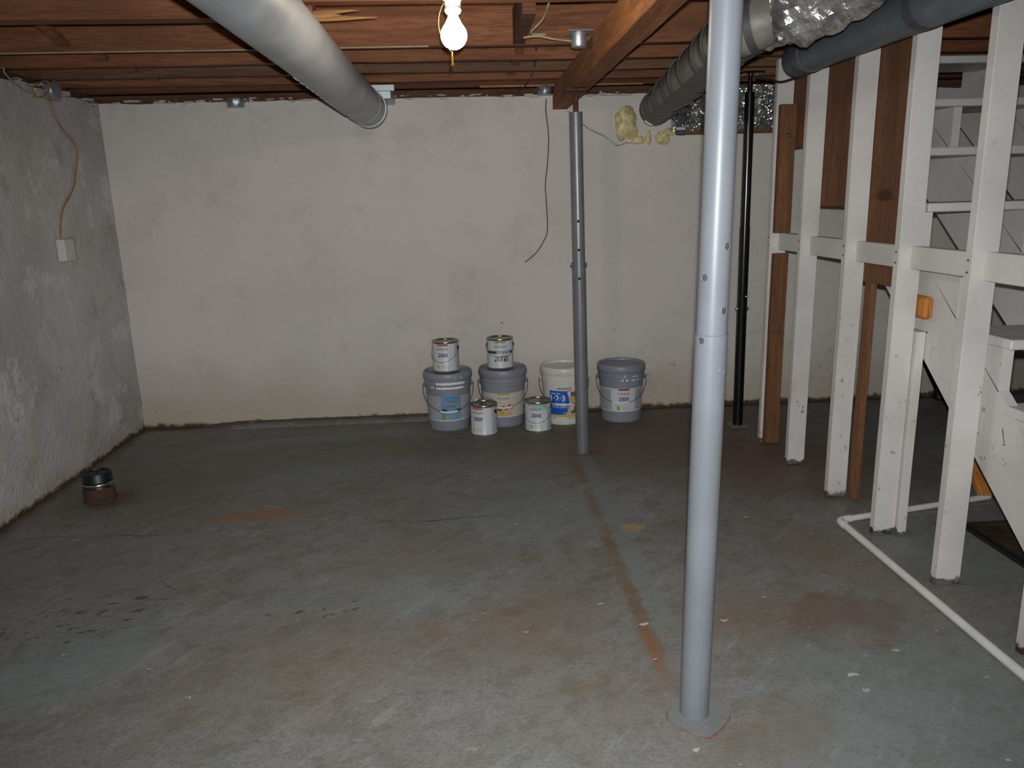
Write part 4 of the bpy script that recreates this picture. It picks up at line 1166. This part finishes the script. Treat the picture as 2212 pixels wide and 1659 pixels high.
def small_lines(par, Rf, tc, z0, w, rows, mat='lab_grey', dz=0.007, h=0.0016):
    for i in range(rows):
        ww = w * random.uniform(0.75, 1.0)
        bm = B(); cyl_patch(bm, Rf, tc - ww / 2, tc + ww / 2, z0 - dz * i - h / 2, z0 - dz * i + h / 2, off=0.0014)
        obj('fine_print', bm, mat, par, world=False, norm=False)

def label_2000(t, Rf, tc, s_=1.0, bar='lab_orange', z_top=0.178, green=True):
    # bar under the rim, brand word, number, thin rule, green tag
    add_patch(t, 'colour_bar', bar, Rf, tc - 0.02, z_top - 0.006, 0.95 * 0.9, 0.011)
    add_text(t, 'valspar', 'lab_grey', Rf, tc, 0.147, 0.078)
    add_text(t, '2000', 'lab_navy', Rf, tc, 0.109, 0.062, bold=0.02)
    small_lines(t, Rf, tc, 0.0965, 0.070 / Rf(0.1), 1, 'lab_grey', h=0.0011)
    if green:
        add_patch(t, 'green_tag', 'lab_green', Rf, tc - 0.40, 0.035, 0.13, 0.022)
    small_lines(t, Rf, tc + 0.12, 0.044, 0.7, 3, 'lab_side')

# pails -------------------------------------------------------------
def fl(px_, py_): p = onz(px_, py_); return (p.x, p.y, 0.0)
LP1, LP2, LP3, LP4 = fl(972, 919), fl(1089, 911), fl(1219, 906), fl(1341, 901)

t, Rf = pail(LP1, 'grey paint pail with a blue ceiling paint label, leftmost pail, a can on its lid', 'pail_grey')
bm = B(); cyl_patch(bm, Rf, -1.5, 1.5, 0.072, 0.226, off=0.0006); lb = obj('label_wrap', bm, 'lab_side', t, world=False, norm=False)
bm = B(); cyl_patch(bm, Rf, -1.5, 1.5, 0.066, 0.074, off=0.0007); obj('label_edge', bm, 'lab_white', lb, world=False, norm=False)
add_patch(lb, 'blue_panel', 'lab_blue', Rf, 0.10, 0.150, 0.92, 0.150, 0.0012)
add_patch(lb, 'azure_bar', 'lab_azure', Rf, 0.10, 0.219, 0.52, 0.012, 0.0016)
add_text(lb, 'valspar', 'lab_grey', Rf, 0.10, 0.196, 0.078, 0.0018)
add_text(lb, 'ULTRA', 'lab_navy', Rf, 0.10, 0.162, 0.062, 0.0018, bold=0.015)
bm = B(); 
for i in range(8):
    t0_ = -0.36 + 0.115 * i; t1_ = t0_ + 0.115
    zlo = lambda q: 0.122 + 0.010 * (q + 0.36); zhi = lambda q: 0.146 - 0.004 * (q + 0.36)
    poly_patch(bm, Rf, [(t0_, zlo(t0_)), (t1_, zlo(t1_)), (t1_, zhi(t1_)), (t0_, zhi(t0_))], 0.0016)
obj('navy_swoosh', bm, 'lab_navy', lb, world=False, norm=False)
bm = B(); poly_patch(bm, Rf, [(-0.36, 0.112), (-0.05, 0.112), (0.02, 0.118), (-0.05, 0.123), (-0.36, 0.123)], 0.0016); obj('azure_swoosh', bm, 'lab_azure', lb, world=False, norm=False)
add_text(lb, 'CEILING', 'lab_white2', Rf, 0.10, 0.136, 0.054, 0.0021, bold=0.015)
bm = B(); poly_patch(bm, Rf, [(-0.13 + 0.10 * math.sin(a) * (0.75 if math.cos(a) > 0 else 1), 0.090 + (0.018 if math.cos(a) > 0 else 0.012) * math.cos(a)) for a in [2 * PI * k / 14 for k in range(14)]], 0.0018); obj('green_drop', bm, 'lab_green', lb, world=False, norm=False)
# torn white paper on lid skirt and ribs
RL = lambda z: 0.1562; RB = lambda z: 0.1500
for (t0_, t1_, z0_, z1_, RR) in ((-0.52, 0.75, 0.299, 0.318, RB), (-0.52, 0.70, 0.272, 0.290, RB), (-0.80, -0.62, 0.276, 0.290, RB), (0.30, 0.33, 0.338, 0.350, RL), (0.48, 0.51, 0.340, 0.352, RL), (0.54, 0.57, 0.340, 0.352, RL), (-0.6, 0.6, 0.3195, 0.3235, lambda z: 0.1462)):
    bm = B(); n_ = max(3, int((t1_ - t0_) / 0.03)); A = []
    for i in range(n_ + 1):
        a = t0_ + (t1_ - t0_) * i / n_; j0 = random.uniform(0, 0.006); j1 = random.uniform(0, 0.003)
        A.append((bm.verts.new((RR(0) * math.sin(a) * 1.004, -RR(0) * math.cos(a) * 1.004, z0_ + j0)), bm.verts.new((RR(0) * math.sin(a) * 1.004, -RR(0) * math.cos(a) * 1.004, z1_ - j1))))
    for i in range(n_): bm.faces.new((A[i][0], A[i + 1][0], A[i + 1][1], A[i][1]))
    obj('torn_paper', bm, 'lab_white2', t, world=False, norm=False)
bail(t, 0.160, 0.283, 0.155, 0.150, grip=3)

t, Rf = pail(LP2, 'grey paint pail with a cream label and red scarf picture, second from the left', 'pail_grey')
bm = B(); cyl_patch(bm, Rf, -1.5, 1.5, 0.072, 0.226, off=0.0006); lb = obj('label_wrap', bm, 'lab_cream', t, world=False, norm=False)
bm = B(); cyl_patch(bm, Rf, -1.5, 1.5, 0.068, 0.073, off=0.0009); obj('label_edge', bm, 'lab_white', lb, world=False, norm=False)
add_patch(lb, 'green_bar', 'lab_green', Rf, 0.0, 0.220, 0.55, 0.012, 0.0014)
add_text(lb, 'valspar', 'lab_grey', Rf, 0.0, 0.192, 0.082)
add_text(lb, 'SIMPLICITY', 'lab_tan', Rf, 0.0, 0.162, 0.110, bold=0.01)
add_patch(lb, 'tan_picture', 'lab_tan', Rf, 0.02, 0.112, 0.82, 0.072, 0.0012)
bm = B(); up_, dn_ = [], []
for i in range(17):
    q = -0.38 + 0.80 * i / 16
    zc_ = 0.118 + 0.022 * (i / 16) + 0.010 * math.sin(i * 1.1); hw = 0.006 + 0.005 * abs(math.sin(i * 0.8))
    up_.append((q, zc_ + hw)); dn_.append((q, zc_ - hw))
for i in range(16): poly_patch(bm, Rf, [dn_[i], dn_[i + 1], up_[i + 1], up_[i]], 0.0018)
obj('red_scarf_print', bm, 'lab_rose', lb, world=False, norm=False)
bm = B(); poly_patch(bm, Rf, [(-0.03 + 0.10 * math.sin(a), 0.092 + 0.014 * math.cos(a)) for a in [2 * PI * k / 14 for k in range(14)]], 0.0020); obj('green_spot', bm, 'lab_green', lb, world=False, norm=False)
bail(t, 0.160, 0.283, 0.150, 0.150, grip=3)

t, Rf = pail(LP3, 'white primer pail with a blue and yellow label, partly behind the grey column', 'pail_white')
bm = B(); cyl_patch(bm, Rf, -1.35, 1.35, 0.030, 0.255, off=0.0004); lb = obj('label_wrap', bm, 'pail_white', t, world=False, norm=False)
bm = B()
pl_ = [(-0.62, 0.068), (0.10, 0.068), (0.26, 0.150), (0.12, 0.218), (-0.62, 0.226)]
strip = 10
for i in range(strip):
    a0 = -0.70 + i * 0.07; a1 = a0 + 0.07
    poly_patch(bm, Rf, [(a0, 0.068), (a1, 0.068), (a1, 0.226), (a0, 0.226)], 0.0012)
poly_patch(bm, Rf, [(0.0, 0.068), (0.10, 0.068), (0.14, 0.226), (0.0, 0.226)], 0.0012)
poly_patch(bm, Rf, [(0.10, 0.068), (0.24, 0.140), (0.24, 0.160), (0.14, 0.226)], 0.0012)
obj('blue_panel', bm, 'lab_royal', lb, world=False, norm=False)
add_patch(lb, 'picture_panel', 'lab_tan', Rf, 0.46, 0.130, 0.62, 0.124, 0.0008)
for a, z, w, h, m_ in ((0.42, 0.205, 0.24, 0.030, 'lab_grey'), (0.62, 0.198, 0.24, 0.042, 'lab_red'), (0.60, 0.160, 0.26, 0.030, 'lab_yellow'), (0.40, 0.118, 0.18, 0.036, 'lab_white'), (0.58, 0.108, 0.24, 0.034, 'lab_olive'), (0.44, 0.085, 0.20, 0.020, 'lab_grey'), (0.64, 0.084, 0.18, 0.022, 'lab_orange')):
    add_patch(lb, 'picture_tile', m_, Rf, a, z, w, h, 0.0011)
add_text(lb, 'ZINSSER', 'lab_black', Rf, -0.10, 0.241, 0.064, bold=0.02, shear=0.3)
for rr, m_, of in ((0.0155, 'lab_red', 0.0012), (0.0125, 'lab_white2', 0.0015), (0.0095, 'lab_red', 0.0018), (0.0065, 'lab_white2', 0.0021), (0.0035, 'lab_red', 0.0024)):
    bm = B(); poly_patch(bm, Rf, [(0.24 + rr / Rf(.24) * math.cos(a), 0.238 + rr * math.sin(a)) for a in [2 * PI * k / 22 for k in range(22)]], of); obj('target_ring', bm, m_, lb, world=False, norm=False)
add_text(lb, 'Bulls Eye', 'lab_white2', Rf, -0.38, 0.207, 0.060, bold=0.01)
add_text(lb, '1\u00b72\u00b73', 'lab_white2', Rf, -0.30, 0.178, 0.096, bold=0.03)
add_text(lb, 'PRIMER', 'lab_white2', Rf, -0.22, 0.136, 0.096, bold=0.03)
add_text(lb, 'FOR ALL SURFACES', 'lab_white2', Rf, -0.20, 0.118, 0.098, bold=0.01)
add_text(lb, '2X', 'lab_white2', Rf, 0.03, 0.080, 0.016, bold=0.02)
add_patch(lb, 'yellow_band', 'lab_yellow', Rf, 0.05, 0.060, 1.55, 0.013, 0.0012)
small_lines(lb, Rf, 0.0, 0.060, 1.3, 1, 'lab_black', h=0.0022)
small_lines(lb, Rf, 0.40, 0.045, 0.5, 1, 'lab_red', h=0.003)
small_lines(lb, Rf, -0.48, 0.046, 0.14, 1, 'lab_royal', h=0.005)
bail(t, 0.160, 0.283, 0.145, 0.150, grip=3)

t, Rf = pail(LP4, 'grey paint pail standing alone right of the grey column, white label', 'pail_grey')
bm = B(); cyl_patch(bm, Rf, -1.5, 1.5, 0.072, 0.226, off=0.0006); lb = obj('label_wrap', bm, 'lab_white', t, world=False, norm=False)
add_patch(lb, 'side_column', 'lab_side', Rf, -0.78, 0.150, 0.62, 0.138, 0.0010)
add_patch(lb, 'side_column', 'lab_side', Rf, 0.92, 0.150, 0.44, 0.138, 0.0010)
add_patch(lb, 'red_bar', 'lab_red', Rf, 0.14, 0.219, 0.50, 0.011, 0.0014)
add_text(lb, 'valspar', 'lab_grey', Rf, 0.13, 0.192, 0.080)
add_text(lb, '2000', 'lab_navy', Rf, 0.13, 0.158, 0.064, bold=0.02)
small_lines(lb, Rf, 0.13, 0.146, 0.5, 1, 'lab_grey', h=0.0012)
add_patch(lb, 'green_tag', 'lab_green', Rf, -0.12, 0.098, 0.14, 0.028, 0.0014)
small_lines(lb, Rf, 0.25, 0.104, 0.5, 3, 'lab_side')
for a0, w, z0_, z1_ in ((0.02, 0.03, 0.273, 0.289), (0.08, 0.03, 0.273, 0.289), (0.22, 0.08, 0.274, 0.289), (0.42, 0.02, 0.275, 0.290), (0.50, 0.07, 0.273, 0.289), (0.62, 0.02, 0.274, 0.288), (0.72, 0.05, 0.274, 0.290), (0.90, 0.02, 0.274, 0.288), (0.16, 0.025, 0.300, 0.320), (0.10, 0.10, 0.300, 0.304), (0.46, 0.30, 0.301, 0.305), (0.62, 0.02, 0.306, 0.318)):
    bm = B(); cyl_patch(bm, lambda z: 0.1497, a0, a0 + w, z0_, z1_, 3, 0.0008); obj('torn_paper', bm, 'lab_white2', t, world=False, norm=False)
bail(t, 0.160, 0.283, 0.150, 0.150, grip=3)

# cans --------------------------------------------------------------
c1 = (LP1[0] - 0.004, LP1[1] - 0.012, 0.3545 + 0.0175)
c2 = (LP2[0] - 0.012, LP2[1] - 0.012, 0.3545 + 0.0175)
c3, c4 = fl(1047, 934), fl(1163, 926)

t, Rf = can(c1, 'gallon paint can with an orange bar sitting on the leftmost grey pail', -0.40)
label_2000(t, Rf, 0.16)
bail(t, 0.0875, 0.148, 0.085, 0.084, 0.0014)

t, Rf = can(c2, 'gallon can of white paint with a dark band sitting on the second grey pail', 0.0)
add_patch(t, 'green_bar', 'lab_green', Rf, 0.02, 0.172, 0.82, 0.011)
add_text(t, 'valspar', 'lab_grey', Rf, 0.02, 0.144, 0.084)
bm = B(); cyl_patch(bm, Rf, -1.1, 1.1, 0.099, 0.116, off=0.0008); bd = obj('dark_band', bm, 'lab_slate', t, world=False, norm=False)
add_text(bd, 'WHITE', 'lab_white2', Rf, 0.06, 0.1065, 0.060, bold=0.03)
bm = B(); poly_patch(bm, Rf, [(0.62 + 0.16 * math.cos(a), 0.109 + 0.0125 * math.sin(a)) for a in [2 * PI * k / 16 for k in range(16)]], 0.0016); obj('round_badge', bm, 'lab_side', bd, world=False, norm=False)
for a, z, w, h, m_ in ((-0.18, 0.066, 0.44, 0.036, 'lab_side'), (-0.40, 0.054, 0.14, 0.010, 'lab_rose'), (0.12, 0.070, 0.10, 0.040, 'lab_grey'), (0.36, 0.060, 0.18, 0.024, 'lab_rose'), (0.36, 0.080, 0.30, 0.008, 'lab_grey'), (0.56, 0.066, 0.10, 0.036, 'lab_grey')):
    add_patch(t, 'picture_tile', m_, Rf, a, z, w, h, 0.0011)
bail(t, 0.0885, 0.148, 0.070, 0.086, 0.0014)

t, Rf = can(c3, 'gallon paint can with an orange bar on the floor between the first two pails', -0.55)
label_2000(t, Rf, 0.06)
# bail swung up over the lid
pts = [V(-0.0875 * math.cos(PI * k / 24), 0.050 * math.sin(PI * k / 24), 0.148 + 0.062 * math.sin(PI * k / 24) ** 0.5) for k in range(25)]
bm = B(); bm_tube(bm, pts, 0.0014, 6); obj('bail_handle', bm, 'can_metal', t, world=False)

t, Rf = can(c4, 'gallon paint can with pale teal drips on the floor in front of the white pail', -0.15)
label_2000(t, Rf, 0.0, bar='lab_teal')
bm = B()
zb_ = lambda q: 0.150 + 0.022 * mnoise.noise(Vector((q * 6, 2, 1)))
q0 = -0.30
while q0 < 0.75:
    poly_patch(bm, Rf, [(q0, zb_(q0)), (q0 + 0.075, zb_(q0 + 0.075)), (q0 + 0.075, 0.179), (q0, 0.179)], 0.0011); q0 += 0.075
obj('teal_drip', bm, 'lab_teal', t, world=False, norm=False)
add_patch(t, 'teal_run', 'lab_teal', Rf, 1.0, 0.085, 0.22, 0.150, 0.0010)
add_patch(t, 'red_mark', 'lab_red', Rf, -0.52, 0.172, 0.14, 0.006, 0.0013)
bail(t, 0.0875, 0.148, 0.088, 0.084, 0.0014)
